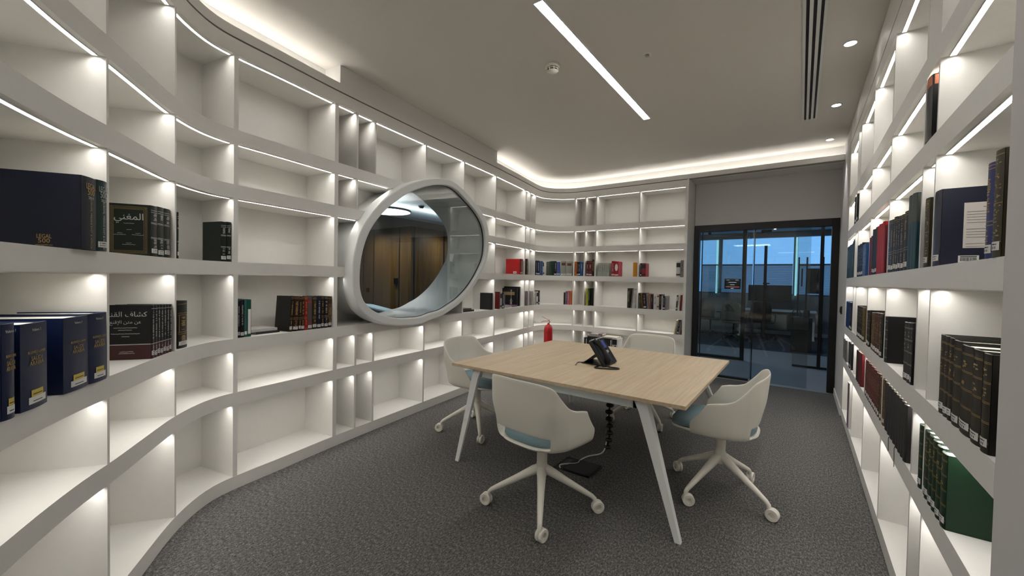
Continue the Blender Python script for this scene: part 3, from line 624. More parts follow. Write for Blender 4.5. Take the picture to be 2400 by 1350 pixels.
# ------------------------------------------------------------------ switch on the right wall
SW=empty('wall_switch',(.40,6.11,1.15)); tag(SW,'small black wall switch on the plain wall beside the glass door','switch')
box('back_plate',BLACKM,.388,.3995,6.07,6.155,1.105,1.195,SW,bevel=.002); box('rocker',BLACK,.380,.388,6.09,6.135,1.12,1.18,SW,bevel=.002); local(SW)
BOOKS=[
('L','C',1.072,1.161,0.265,0.27,-0.028,0,'legal14'),
('L','C',1.161,1.22,0.269,0.27,-0.028,0,'legal13'),
('L','C',1.671,1.738,0.252,0.17,0.02,0,'mughni'),
('L','C',1.738,1.804,0.257,0.17,0.02,0,'mughni'),
('L','C',1.804,1.872,0.259,0.17,0.02,0,'mughni'),
('L','C',1.872,1.904,0.263,0.17,0.02,0,'mughni'),
('L','C',1.931,1.947,0.259,0.17,0.02,0,'mughni'),
('L','C',2.27,2.306,0.256,0.17,0.02,0,'mughni'),
('L','C',2.306,2.342,0.259,0.17,0.02,0,'mughni'),
('L','C',6.508,6.539,0.242,0.24,0.02,0,'red'),
('L','C',6.539,6.585,0.244,0.17,0.02,0,'plum'),
('L','C',6.585,6.642,0.246,0.17,0.02,0,'salmon'),
('L','C',6.642,6.713,0.25,0.17,0.02,0,'black'),
('L','C',6.749,6.823,0.256,0.17,0.02,0,'darkbrown'),
('L','C',6.832,6.909,0.253,0.17,0.02,0,'black'),
('L','C',7.151,7.189,0.249,0.17,0.02,0,'navy'),
('L','C',7.189,7.278,0.25,0.17,0.02,0,'navytext'),
('L','C',7.279,7.316,0.246,0.16,0.02,0,'lightblue'),
('L','C',7.316,7.347,0.247,0.16,0.02,0,'blue'),
('L','C',7.356,7.387,0.249,0.16,0.02,-3,'whiteblack'),
('L','C',7.478,7.518,0.246,0.17,0.02,0,'greygreen'),
('L','C',7.518,7.563,0.255,0.17,0.02,0,'green'),
('L','C',7.563,7.606,0.256,0.17,0.02,0,'black'),
('L','C',7.606,7.67,0.242,0.18,0.02,0,'periwinkle'),
('L','C',7.677,7.77,0.259,0.2,0.02,0,'greylabel'),
('L','C',7.774,7.874,0.252,0.2,0.02,0,'greylabel'),
('L','C',7.907,7.958,0.249,0.17,0.015,0,'orange'),
('L','C',7.958,7.986,0.244,0.17,0.015,0,'blackred'),
('L','C',7.986,8.019,0.244,0.17,0.015,0,'navy'),
('L','C',8.019,8.075,0.24,0.17,0.015,0,'blue'),
('L','C',8.133,8.176,0.26,0.18,0.015,0,'maroonband'),
('L','C',8.176,8.239,0.26,0.18,0.015,0,'maroonband'),
('L','C',8.239,8.282,0.285,0.18,0.015,0,'darkbrown'),
('L','C',8.339,8.373,0.224,0.16,0.015,0,'palegreen'),
('L','C',8.373,8.408,0.223,0.16,0.015,0,'palegreen'),
('L','C',8.408,8.442,0.223,0.16,0.015,0,'palegreen'),
('L','C',8.442,8.476,0.223,0.16,0.015,0,'palegreen'),
('L','C',8.476,8.51,0.223,0.16,0.015,0,'palegreen'),
('L','C',8.51,8.544,0.222,0.16,0.015,0,'palegreen'),
('L','C',8.585,8.637,0.253,0.17,0.015,0,'redtext'),
('L','C',8.637,8.706,0.245,0.17,0.015,0,'redoval'),
('L','C',8.948,9.01,0.225,0.17,0.015,0,'yellow'),
('L','C',9.062,9.086,0.214,0.17,0.015,0,'black'),
('L','C',9.086,9.153,0.214,0.16,0.015,0,'crimson'),
('L','C',9.61,9.669,0.238,0.17,0.015,0,'whiteblack'),
('L','C',9.672,9.717,0.254,0.17,0.015,0,'greyprint'),
('L','C',9.717,9.736,0.241,0.17,0.015,0,'black'),
('L','D',0.72,0.772,0.274,0.27,-0.012,0,'saudi1'),
('L','D',0.796,0.922,0.265,0.27,-0.012,0,'saudi2'),
('L','D',1.004,1.143,0.264,0.27,-0.012,0,'saudi4'),
('L','D',1.144,1.246,0.267,0.27,-0.012,0,'saudi3'),
('L','D',1.655,1.685,0.266,0.18,0.012,0,'kashaf'),
('L','D',1.685,1.716,0.264,0.18,0.012,0,'kashaf'),
('L','D',1.716,1.746,0.264,0.18,0.012,0,'kashaf'),
('L','D',1.746,1.777,0.262,0.18,0.012,0,'kashaf'),
('L','D',1.777,1.808,0.26,0.18,0.012,0,'kashaf'),
('L','D',1.808,1.838,0.26,0.18,0.012,0,'kashaf'),
('L','D',1.838,1.866,0.258,0.18,0.012,0,'kashaf'),
('L','D',1.866,1.893,0.257,0.18,0.012,0,'kashaf'),
('L','D',1.94,2.024,0.269,0.2,0.02,0,'digest'),
('L','D',2.368,2.392,0.246,0.2,0.015,0,'blackwhitetext'),
('L','D',2.392,2.417,0.254,0.2,0.015,0,'black'),
('L','D',2.417,2.437,0.256,0.2,0.015,0,'teal'),
('L','D',2.437,2.463,0.255,0.2,0.015,0,'greenlabel'),
('L','D',2.743,2.768,0.267,0.17,0.02,4,'blackgold'),
('L','D',2.772,2.816,0.265,0.17,0.02,3,'maroongold'),
('L','D',2.82,2.842,0.261,0.17,0.02,2,'blackgold'),
('L','D',2.843,2.871,0.263,0.17,0.02,1,'maroongold'),
('L','D',2.873,2.901,0.259,0.17,0.02,0,'redgold'),
('L','D',2.901,2.94,0.258,0.17,0.02,0,'greyred'),
('L','D',2.943,2.982,0.257,0.17,0.02,0,'olivegold'),
('L','D',2.984,3.021,0.259,0.17,0.02,0,'navysilver'),
('L','D',3.023,3.049,0.258,0.17,0.02,0,'blackgold'),
('L','D',3.052,3.088,0.257,0.17,0.02,0,'blacksilver'),
('L','D',3.09,3.151,0.257,0.17,0.02,0,'browngold'),
('L','D',5.632,5.677,0.231,0.18,0.015,0,'darkgrey'),
('L','D',5.677,5.724,0.23,0.18,0.015,0,'steelblue'),
('L','D',5.832,5.887,0.245,0.18,0.015,0,'maroon'),
('L','D',5.887,5.938,0.244,0.18,0.015,0,'whiteblack'),
('L','D',5.939,5.997,0.237,0.18,0.015,0,'navy'),
('L','D',5.997,6.037,0.236,0.18,0.015,0,'greyprint'),
('L','D',6.5,6.56,0.285,0.25,0.06,0,'blackbig'),
('L','D',6.59,6.65,0.31,0.27,0.06,0,'blackbig'),
('L','D',6.787,6.838,0.237,0.17,0.015,0,'greyprint'),
('L','D',6.838,6.889,0.236,0.17,0.015,0,'greywhite'),
('L','D',6.889,6.941,0.235,0.17,0.015,0,'greyprint'),
('L','D',6.994,7.045,0.233,0.17,0.015,0,'greywhite'),
('L','D',7.045,7.096,0.233,0.17,0.015,0,'greyprint'),
('L','D',7.096,7.148,0.232,0.17,0.015,0,'greywhite'),
('L','D',7.189,7.243,0.226,0.17,0.015,0,'whiteblack'),
('L','D',7.246,7.289,0.241,0.17,0.015,0,'black'),
('L','D',7.736,7.765,0.212,0.15,0.015,0,'darkgrey'),
('L','D',7.765,7.798,0.232,0.16,0.015,0,'purplegrey'),
('L','D',7.798,7.845,0.24,0.16,0.015,0,'pink'),
('L','D',7.845,7.884,0.241,0.17,0.015,0,'orange'),
('L','D',8.143,8.176,0.295,0.19,0.015,0,'yellowgreen'),
('L','D',8.176,8.208,0.296,0.19,0.015,0,'darkgreen'),
('L','D',8.224,8.275,0.298,0.19,0.015,6,'blackbig'),
('L','D',8.866,8.913,0.319,0.19,0.015,0,'darkolive'),
('L','D',8.924,8.945,0.31,0.19,0.015,5,'greyprint'),
('L','D',8.949,8.967,0.284,0.17,0.015,4,'white'),
('L','D',8.97,8.987,0.284,0.17,0.015,4,'white'),
('L','D',8.991,9.008,0.285,0.17,0.015,3,'greywhite'),
('L','D',9.074,9.101,0.249,0.18,0.015,-6,'darkolive'),
('L','D',9.105,9.125,0.248,0.18,0.015,-6,'ochre'),
('L','D',9.132,9.179,0.249,0.19,0.015,-5,'blackbrown'),
('L','D',9.186,9.219,0.244,0.18,0.015,-4,'greyprint'),
('L','D',9.222,9.245,0.239,0.18,0.015,-3,'orangebrown'),
('L','D',9.249,9.278,0.233,0.18,0.015,-2,'darkplum'),
('L','D',9.285,9.337,0.248,0.18,0.015,0,'white'),
('L','D',9.337,9.369,0.243,0.18,0.015,0,'whitemaroon'),
('L','D',9.369,9.405,0.238,0.18,0.015,0,'darkbrown'),
('L','D',9.406,9.425,0.212,0.18,0.015,0,'white'),
('L','D',9.425,9.458,0.214,0.18,0.015,0,'navy'),
('L','D',9.458,9.479,0.215,0.18,0.015,0,'greyprint'),
('L','D',9.616,9.64,0.234,0.17,0.015,3,'darkgreenwhite'),
('L','D',9.643,9.67,0.241,0.17,0.015,3,'white'),
('L','D',9.674,9.698,0.236,0.17,0.015,3,'maroon'),
('L','D',9.701,9.731,0.25,0.17,0.015,2,'pinkgrey'),
('L','E',9.595,9.616,0.217,0.17,0.015,10,'cream'),
('L','E',9.617,9.638,0.225,0.17,0.015,10,'greyprint'),
('L','E',9.639,9.662,0.227,0.17,0.015,10,'black'),
('L','E',9.663,9.686,0.235,0.17,0.015,9,'greyprint'),
('L','E',9.688,9.711,0.237,0.17,0.015,9,'brown'),
('L','E',9.712,9.735,0.238,0.17,0.015,8,'darkgrey'),
('R','C',2.075,2.165,0.273,0.235,0.003,0,'bluepaper'),
('R','C',1.583,1.631,0.251,0.24,0.003,0,'bluegold'),
('R','C',1.528,1.587,0.271,0.24,0.003,0,'goldscroll'),
('R','C',2.238,2.306,0.273,0.2,0.003,0,'goldscroll'),
('R','C',2.552,2.62,0.339,0.2,0.003,0,'tealtall'),
('R','C',2.485,2.554,0.337,0.2,0.003,0,'tealtall'),
('R','C',2.453,2.486,0.33,0.2,0.003,0,'tealtall'),
('R','C',3.057,3.16,0.291,0.17,0.003,0,'slateblue'),
('R','C',2.902,2.981,0.29,0.17,0.003,0,'darkgold'),
('R','C',2.981,3.06,0.286,0.17,0.003,0,'darkgold'),
('R','C',2.791,2.848,0.279,0.17,0.003,0,'navygold'),
('R','C',2.848,2.904,0.275,0.17,0.003,0,'navygold'),
('R','C',2.618,2.706,0.279,0.17,0.003,0,'blackgold'),
('R','C',2.706,2.794,0.275,0.17,0.003,0,'blackgold'),
('R','C',3.766,3.854,0.273,0.17,0.003,0,'darkred'),
('R','C',3.854,3.942,0.269,0.17,0.003,0,'darkred'),
('R','C',3.563,3.635,0.312,0.17,0.003,0,'blackteal'),
('R','C',3.635,3.708,0.308,0.17,0.003,0,'blackteal'),
('R','C',3.708,3.78,0.312,0.17,0.003,0,'blackteal'),
('R','C',3.287,3.358,0.314,0.17,0.003,0,'red'),
('R','C',3.358,3.428,0.31,0.17,0.003,0,'red'),
('R','C',3.428,3.498,0.314,0.17,0.003,0,'red'),
('R','C',3.498,3.569,0.31,0.17,0.003,0,'red'),
('R','C',3.259,3.283,0.288,0.17,0.003,0,'darkred'),
('R','C',4.304,4.38,0.273,0.17,0.003,0,'navy'),
('R','C',4.38,4.456,0.269,0.17,0.003,0,'navy'),
('R','C',4.456,4.531,0.273,0.17,0.003,0,'navy'),
('R','C',4.531,4.607,0.269,0.17,0.003,0,'navy'),
('R','C',4.607,4.683,0.273,0.17,0.003,0,'navy'),
('R','C',4.146,4.226,0.253,0.17,0.003,0,'steelblue'),
('R','C',4.226,4.307,0.249,0.17,0.003,0,'steelblue'),
('R','C',4.072,4.148,0.246,0.17,0.003,0,'blue'),
('R','C',5.357,5.431,0.333,0.17,0.003,0,'darkgreen'),
('R','C',5.431,5.505,0.329,0.17,0.003,0,'darkgreen'),
('R','C',5.505,5.579,0.333,0.17,0.003,0,'darkgreen'),
('R','C',5.579,5.653,0.329,0.17,0.003,0,'darkgreen'),
('R','C',5.111,5.196,0.333,0.17,0.003,0,'greygreen'),
('R','C',5.196,5.28,0.329,0.17,0.003,0,'greygreen'),
('R','C',5.28,5.365,0.333,0.17,0.003,0,'greygreen'),
('R','C',4.93,5.027,0.351,0.17,0.003,0,'darkgreen'),
('R','C',5.027,5.124,0.347,0.17,0.003,0,'darkgreen'),
('R','B',2.27,2.36,0.255,0.2,0.003,0,'orangelabel'),
('R','B',4.818,4.905,0.25,0.19,0.003,0,'black'),
('R','B',4.905,4.993,0.246,0.19,0.003,0,'black'),
('R','B',4.993,5.08,0.25,0.19,0.003,0,'black'),
('R','D',1.95,2.005,0.267,0.22,0.003,0,'blackgoldband'),
('R','D',1.903,1.949,0.267,0.22,0.003,0,'blackgoldband'),
('R','D',1.862,1.902,0.266,0.22,0.003,0,'blackgoldband'),
('R','D',1.787,1.861,0.264,0.22,0.003,0,'blackgoldband'),
('R','D',1.687,1.786,0.259,0.22,0.003,0,'blackgoldband'),
('R','D',1.612,1.686,0.259,0.22,0.003,0,'blackgoldband'),
('R','D',1.55,1.604,0.258,0.22,0.003,0,'blackgoldband'),
('R','D',3.061,3.151,0.257,0.24,0.003,0,'blackbands'),
('R','D',2.527,2.608,0.265,0.19,0.003,0,'blackwhiteband'),
('R','D',2.467,2.526,0.268,0.19,0.003,0,'blackwhiteband'),
('R','D',2.442,2.467,0.27,0.19,0.003,0,'blackwhiteband'),
('R','D',3.764,3.836,0.256,0.19,0.003,0,'blackgoldband'),
('R','D',3.836,3.908,0.252,0.19,0.003,0,'blackgoldband'),
('R','D',3.537,3.604,0.253,0.17,0.003,0,'goldspine'),
('R','D',3.604,3.67,0.249,0.17,0.003,0,'goldspine'),
('R','D',3.43,3.483,0.259,0.17,0.003,0,'brownleather'),
('R','D',3.483,3.536,0.255,0.17,0.003,0,'brownleather'),
('R','D',3.329,3.429,0.261,0.17,0.003,0,'brownleather'),
('R','D',3.235,3.329,0.264,0.17,0.003,0,'blackgold'),
('R','D',4.324,4.393,0.261,0.17,0.003,0,'blackgoldband'),
('R','D',4.393,4.463,0.257,0.17,0.003,0,'blackgoldband'),
('R','D',4.463,4.532,0.261,0.17,0.003,0,'blackgoldband'),
('R','D',4.185,4.253,0.263,0.17,0.003,0,'blackgoldband'),
('R','D',4.253,4.321,0.259,0.17,0.003,0,'blackgoldband'),
('R','D',4.056,4.12,0.262,0.17,0.003,0,'goldspine'),
('R','D',4.12,4.183,0.258,0.17,0.003,0,'goldspine'),
('R','D',5.196,5.268,0.263,0.2,0.003,0,'royalblue'),
('R','D',5.268,5.34,0.259,0.2,0.003,0,'royalblue'),
('R','D',5.34,5.411,0.263,0.2,0.003,0,'royalblue'),
('R','D',5.411,5.483,0.259,0.2,0.003,0,'royalblue'),
('R','D',5.483,5.555,0.263,0.2,0.003,0,'royalblue'),
('R','D',4.993,5.06,0.267,0.18,0.003,0,'navy'),
('R','D',5.06,5.126,0.263,0.18,0.003,0,'navy'),
('R','D',5.126,5.193,0.267,0.18,0.003,0,'navy'),
('R','E',2.2,2.246,0.248,0.21,0.003,0,'greenvolume'),
('R','E',2.149,2.198,0.248,0.21,0.003,0,'greenvolume'),
('R','E',2.099,2.146,0.25,0.21,0.003,0,'greenvolume'),
('R','E',2.047,2.097,0.25,0.21,0.003,0,'greenvolume'),
('R','E',1.997,2.045,0.249,0.21,0.003,0,'greenvolume'),
('R','E',1.941,1.995,0.247,0.21,0.003,0,'greenvolume'),
('R','E',1.88,1.938,0.244,0.21,0.003,0,'greenvolume'),
('R','E',2.958,3.037,0.26,0.18,0.003,0,'charcoal'),
('R','E',2.879,2.954,0.26,0.18,0.003,0,'charcoal'),
('R','E',2.805,2.875,0.26,0.18,0.003,0,'charcoal'),
('R','E',2.735,2.801,0.26,0.18,0.003,0,'charcoal'),
('R','E',2.668,2.731,0.26,0.18,0.003,0,'charcoal'),
('R','E',2.606,2.665,0.26,0.18,0.003,0,'charcoal'),
('R','E',2.546,2.602,0.258,0.18,0.003,0,'charcoal'),
('R','E',2.489,2.543,0.256,0.18,0.003,0,'charcoal'),
('R','E',3.057,3.134,0.26,0.18,0.003,0,'brownmarble'),
('R','E',3.134,3.212,0.256,0.18,0.003,0,'brownmarble'),
('R','E',3.741,3.811,0.26,0.18,0.003,0,'oxblood'),
('R','E',3.811,3.881,0.256,0.18,0.003,0,'oxblood'),
('R','E',3.606,3.67,0.26,0.18,0.003,0,'oxblood'),
('R','E',3.67,3.735,0.256,0.18,0.003,0,'oxblood'),
('R','E',3.48,3.54,0.26,0.18,0.003,0,'oxblood'),
('R','E',3.54,3.6,0.256,0.18,0.003,0,'oxblood'),
('R','E',3.364,3.42,0.26,0.18,0.003,0,'oxblood'),
('R','E',3.42,3.475,0.256,0.18,0.003,0,'oxblood'),
('R','E',3.248,3.304,0.26,0.18,0.003,0,'brownleather'),
('R','E',3.304,3.359,0.256,0.18,0.003,0,'brownleather'),
('R','E',4.327,4.4,0.254,0.18,0.003,0,'darkbrown'),
('R','E',4.4,4.474,0.25,0.18,0.003,0,'darkbrown'),
('R','E',4.134,4.228,0.26,0.18,0.003,0,'darkred'),
('R','E',4.228,4.323,0.256,0.18,0.003,0,'darkred'),
('R','E',5.363,5.44,0.221,0.18,0.003,0,'greyprint'),
('R','E',5.44,5.517,0.217,0.18,0.003,0,'greyprint'),
('R','E',5.517,5.595,0.221,0.18,0.003,0,'greyprint'),
('R','E',5.595,5.672,0.217,0.18,0.003,0,'greyprint'),
('R','E',5.672,5.749,0.221,0.18,0.003,0,'greyprint'),
('R','E',4.9,4.978,0.244,0.18,0.003,0,'black'),
('R','E',4.978,5.055,0.24,0.18,0.003,0,'black'),
('R','E',5.055,5.133,0.244,0.18,0.003,0,'black'),
('R','F',4.956,5.024,0.424,0.2,0.003,0,'purplegrey'),
('R','F',5.024,5.093,0.42,0.2,0.003,0,'purplegrey'),
]
# ------------------------------------------------------------------ books
# style: cover colour, words for the label, decoration, foil, paper label?
ST={
'legal14':((14,20,38),'navy hardback dated 2014','none',0,0),'legal13':((10,48,44),'teal green hardback dated 2013','none',0,1),
'mughni':((10,22,14),'dark green gilt volume','mughni',0,1),'kashaf':((12,12,12),'black and maroon volume','kashaf',0,1),
'saudi1':((22,32,66),'navy blue binder','none',0,0),'saudi2':((16,30,66),'navy blue binder','none',0,0),'saudi3':((16,30,66),'navy blue binder','none',0,0),'saudi4':((16,30,66),'navy blue binder','none',0,0),
'digest':((26,26,18),'thick dark digest','panels','G',1),
'red':((168,24,28),'bright red book','none',0,0),'plum':((92,30,44),'plum book','title','S',1),'salmon':((170,104,84),'salmon book','title','S',1),
'black':((14,14,15),'black book','title','S',1),'darkbrown':((34,24,16),'dark brown book','title','G',0),'navy':((16,22,48),'navy book','title','S',1),
'navytext':((16,22,58),'navy book with white title','title','S',1),'lightblue':((70,106,150),'light blue book','none',0,0),'blue':((28,72,132),'blue book','title','S',0),
'whiteblack':((200,198,192),'white and black book','blocks','K',0),'greygreen':((56,66,58),'grey green book','none',0,0),'green':((14,48,32),'deep green book','none',0,0),
'periwinkle':((70,88,150),'periwinkle blue book','none',0,1),'greylabel':((140,142,134),'pale grey box volume','brownlabel',0,1),
'orange':((196,104,42),'orange book','title','K',0),'blackred':((28,10,12),'black and red book','title','S',1),
'maroonband':((92,18,24),'maroon banded volume','bands','S',1),'palegreen':((168,174,164),'pale grey green volume','title','K',0),
'redtext':((158,32,40),'red book with white title','title','S',1),'redoval':((166,32,56),'crimson book with white oval','oval',0,1),'yellow':((198,136,30),'golden yellow book','none',0,0),
'crimson':((140,34,54),'crimson book','blocks','K',0),'greyprint':((128,124,126),'grey printed book','title','K',0),
'blackwhitetext':((14,16,30),'black book with white title','title','S',1),'teal':((44,92,88),'teal book','none',0,1),'greenlabel':((8,76,56),'green book with white panel','panel',0,0),
'blackgold':((18,16,12),'black gilt volume','gilt','G',1),'maroongold':((44,16,12),'maroon gilt volume','gilt','G',1),'redgold':((150,22,20),'red gilt volume','gilt','G',0),
'greyred':((84,74,74),'grey volume with red bands','redbands',0,1),'olivegold':((46,38,24),'olive gilt volume','gilt','G',1),'navysilver':((18,20,48),'navy silver lettered volume','title','S',1),
'blacksilver':((24,22,22),'black silver lettered volume','gilt','S',1),'browngold':((60,38,22),'brown gilt panelled volume','panels','G',1),
'darkgrey':((36,36,36),'dark grey book','none',0,0),'steelblue':((92,118,152),'steel blue book','title','S',0),'maroon':((104,20,22),'dark red book','none',0,0),
'blackbig':((14,14,14),'large black book','none',0,0),'greywhite':((176,172,170),'pale grey journal','title','K',0),'purplegrey':((112,96,112),'purple grey book','title','S',0),
'pink':((168,96,118),'pink book','title','S',0),'yellowgreen':((176,172,50),'acid yellow book','none',0,0),'darkgreen':((30,52,34),'dark green book','title','S',0),
'darkolive':((44,42,28),'dark olive book','title','S',0),'white':((206,204,198),'white book','title','K',0),'ochre':((120,88,44),'ochre book','none',0,0),
'blackbrown':((28,18,18),'black brown book','title','S',1),'orangebrown':((150,92,56),'orange brown book','title','S',0),'darkplum':((46,26,46),'dark plum book','title','S',0),
'whitemaroon':((196,190,188),'white book with maroon panel','redbands',0,0),'darkgreenwhite':((60,80,62),'green and white book','blocks','S',0),'pinkgrey':((170,140,146),'pinkish grey book','title','K',0),
'cream':((204,196,160),'cream booklet','none',0,0),'brown':((92,62,44),'brown book','title','S',0),
'bluepaper':((34,37,54),'big blue box volume with pasted sheet','none',0,1),'bluegold':((40,52,110),'blue and gold volume','gilt','G',1),'goldscroll':((56,50,30),'gold scrolled volume','scroll','G',1),
'tealtall':((16,66,76),'tall teal jacketed volume','greycap',0,0),'slateblue':((44,66,88),'slate blue volume','gilt','S',1),'darkgold':((30,32,34),'charcoal gilt volume','gilt','G',1),
'navygold':((24,30,50),'navy gilt volume','gilt','G',1),'darkred':((104,18,26),'dark red volume','none',0,0),'blackteal':((10,34,34),'black teal volume','none',0,1),
'orangelabel':((16,14,14),'tall black binder with orange label','orange',0,0),'blackgoldband':((18,17,13),'black volume with double gilt bands','bands2','G',1),
'blackbands':((16,16,15),'black volume with pale bands','bands2','S',0),'blackwhiteband':((16,17,20),'black volume with silver bands','bands2','S',1),
'goldspine':((88,72,36),'gold spined volume','scroll','G',1),'brownleather':((74,36,24),'brown leather volume','bands','G',1),'royalblue':((28,60,120),'royal blue folder','none',0,0),
'greenvolume':((12,44,24),'dark green volume with gilt bands','bands2','G',1),'charcoal':((40,38,38),'charcoal bound volume','none',0,0),'brownmarble':((84,62,38),'brown marbled volume','scroll','G',1),
'oxblood':((92,34,28),'oxblood leather volume','bands','G',1)}
FOIL={'G':GILT,'S':SILVER,'K':mat('dark_print',(40,38,40),.6)}
GUT=mat('gilt_dull',(132,112,70),.5,metal=.3)
ARB=['\uFEF2\uFEE8\uFED0\uFEE4\uFEDF\uFE8D','\uFEC9\uFE8E\uFEE8\uFED8\uFEDF\uFE8D \uFED1\uFE8E\uFEB8\uFEDB','\uFECA\uFEE8\uFED7\uFEF9\uFE8D \uFEE6\uFE98\uFEE3 \uFEE6\uFECB']
SPROT=(math.pi/2,0,0)
VROT=Matrix(((0,1,0),(0,0,-1),(-1,0,0))).to_euler()          # reads downwards on a spine
LROT=Matrix(((0,0,-1),(-1,0,0),(0,1,0))).to_euler()          # on the left board
RROT=Matrix(((0,0,1),(1,0,0),(0,1,0))).to_euler()            # on the right board
def make_book(st,t,h,dep,rank,small):
    rgb,words_,deco,foil,lab=ST[st]
    C=mat('cover_'+st,rgb,.42,spec=.35); t-=.0008; bul=min(.006,.14*t); NX=5
    def yb(x): u=2*x/t-1; return -bul*(1-u*u)
    b=MB(); e=.0028 if t>.012 else t*.2
    b.box(0,e,.001,dep,0,h).box(t-e,t,.001,dep,0,h)
    vs=[];n=NX+1
    for z in (0,h):
        for k in range(n): x=t*k/NX; vs.append((x,yb(x),z))
        for k in range(n): x=t*k/NX; vs.append((x,max(yb(x),0)+.003,z))
    fs=[(k,k+1,2*n+k+1,2*n+k) for k in range(NX)]+[(n+k+1,n+k,3*n+k,3*n+k+1) for k in range(NX)]+[(2*n+k,2*n+k+1,3*n+k+1,3*n+k) for k in range(NX)]+[(k+1,k,n+k,n+k+1) for k in range(NX)]
    b.add(vs,fs); o=b.build('book',C,smooth=30)
    p=MB().box(e+.0002,t-e-.0002,.0035,dep-.004,.003,h-.005); p.build('pages',PAGES,o)
    def strip(mb,x0,x1,z0,z1,off=.0005,q=4):
        vs=[]
        for z in (z0,z1):
            for k in range(q+1): x=x0+(x1-x0)*k/q; vs.append((x,yb(x)-off,z))
        mb.add(vs,[(k,k+1,q+2+k,q+1+k) for k in range(q)])
    def letters(mb,x0,x1,z0,z1):      # a run of small marks reading down the spine
        z=z1; w=x1-x0
        while z>z0+.004:
            l=random.uniform(.003,.008)
            if random.random()<.82:
                a=x0+w*random.uniform(0,.25); c=x1-w*random.uniform(0,.25); strip(mb,a,c,max(z0,z-l*.55),z,q=2)
            z-=l
    def bands(mb,zz,th):
        for z in zz: strip(mb,.0005,t-.0005,h*z,h*z+th)
    F=FOIL.get(foil,GILT)
    d=MB(); dn='spine_lettering'
    if deco=='title': letters(d,t*.3,t*.7,h*.3,h*.86)
    elif deco=='blocks':
        strip(d,.001,t-.001,h*.62,h*.9); strip(d,.001,t-.001,h*.1,h*.2)
    elif deco=='bands': bands(d,(.06,.26,.5,.74,.92),.0016); letters(d,t*.3,t*.7,h*.54,h*.72)
    elif deco=='bands2':
        for z in (.10,.30,.50,.70,.90): bands(d,(z,z+.014),.0014)
        for z in (.55,.75): 
            for _ in range(5):
                x=random.uniform(.25,.6)*t; zz=h*(z+random.uniform(0,.09)); strip(d,x,x+t*.18,zz,zz+.004,q=2)
    elif deco=='gilt':
        bands(d,(.05,.93,.965),.002); letters(d,t*.25,t*.75,h*.45,h*.85); bands(d,(.34,.38),.002); letters(d,t*.3,t*.7,h*.14,h*.30)
    elif deco=='panels':
        bands(d,(.08,.30,.34,.70,.74,.93),.002); strip(d,t*.08,t*.12,h*.34,h*.7,q=1); strip(d,t*.88,t*.92,h*.34,h*.7,q=1); letters(d,t*.25,t*.75,h*.38,h*.66); letters(d,t*.25,t*.75,h*.12,h*.27)
    elif deco=='scroll':
        for _ in range(70):
            x=random.uniform(.06,.8)*t; z=h*random.uniform(.16,.94); strip(d,x,x+t*random.uniform(.06,.16),z,z+random.uniform(.0015,.004),q=1)
        bands(d,(.14,.5,.95),.0018)
    elif deco=='oval':
        F=LABEL; dn='white_oval'; q=[]
        vs=[(t/2+t*.36*math.cos(a*math.pi/8),-bul-.0006,h*.60+h*.24*math.sin(a*math.pi/8)) for a in range(16)]
        d.add(vs,[tuple(range(16))])
    elif deco=='brownlabel':
        F=mat('brown_title_label',(96,44,22),.5); dn='title_label'; strip(d,t*.12,t*.88,h*.70,h*.88)
    elif deco=='redbands':
        F=mat('red_band',(140,50,54),.5); dn='red_band'; strip(d,.0005,t-.0005,h*.80,h*.88); strip(d,.0005,t-.0005,h*.15,h*.23)
    elif deco=='panel':
        F=LABEL; dn='white_panel'; strip(d,t*.12,t*.9,h*.08,h*.74)
    elif deco=='orange':
        F=mat('orange_label',(196,110,66),.6); dn='orange_label'; strip(d,t*.05,t*.95,h*.84,h*.985); d.add([(t+.0006,.004,h*.84),(t+.0006,.07,h*.84),(t+.0006,.07,h*.985),(t+.0006,.004,h*.985)],[(0,1,2,3)])
    elif deco=='greycap':
        F=mat('grey_jacket_cap',(70,78,74),.5); dn='grey_cap'; strip(d,.0005,t-.0005,h*.62,h*.985); d.add([(t+.0006,.0,h*.62),(t+.0006,.16,h*.62),(t+.0006,.16,h*.985),(t+.0006,0,h*.985)],[(0,1,2,3)])
    elif deco=='kashaf':
        F=mat('maroon_foot',(58,14,14),.42); dn='maroon_foot'; strip(d,.0002,t-.0002,.001,h*.27)
        g=MB(); strip(g,.0004,t-.0004,h*.27,h*.285,.0009); strip(g,.0004,t-.0004,h*.93,h*.94,.0009); letters(g,t*.25,t*.75,h*.35,h*.88); letters(g,t*.25,t*.75,h*.08,h*.24); g.build('spine_lettering',SILVER,o)
    elif deco=='mughni':
        for z in (.90,.86,.66,.64,.37,.35): strip(d,.001,t-.001,h*z,h*z+.0025)
        letters(d,t*.25,t*.75,h*.69,h*.84); letters(d,t*.25,t*.75,h*.16,h*.34); F=SILVER
    if d.f: d.build(dn,F,o)
    if lab:
        l=MB(); z=.013+.004*(rank%2); strip(l,t*.06,t*.94,z,z+.022,.0011); SL=l.build('spine_label',LABEL,o)
        if t>.02:
            g=MB()
            for k in range(5): strip(g,t*(.2+.12*k),t*(.25+.12*k),z+.004,z+.010,.0015,q=1)
            strip(g,t*.18,t*.8,z+.014,z+.017,.0015,q=2); g.build('label_print',FOIL['K'],SL)
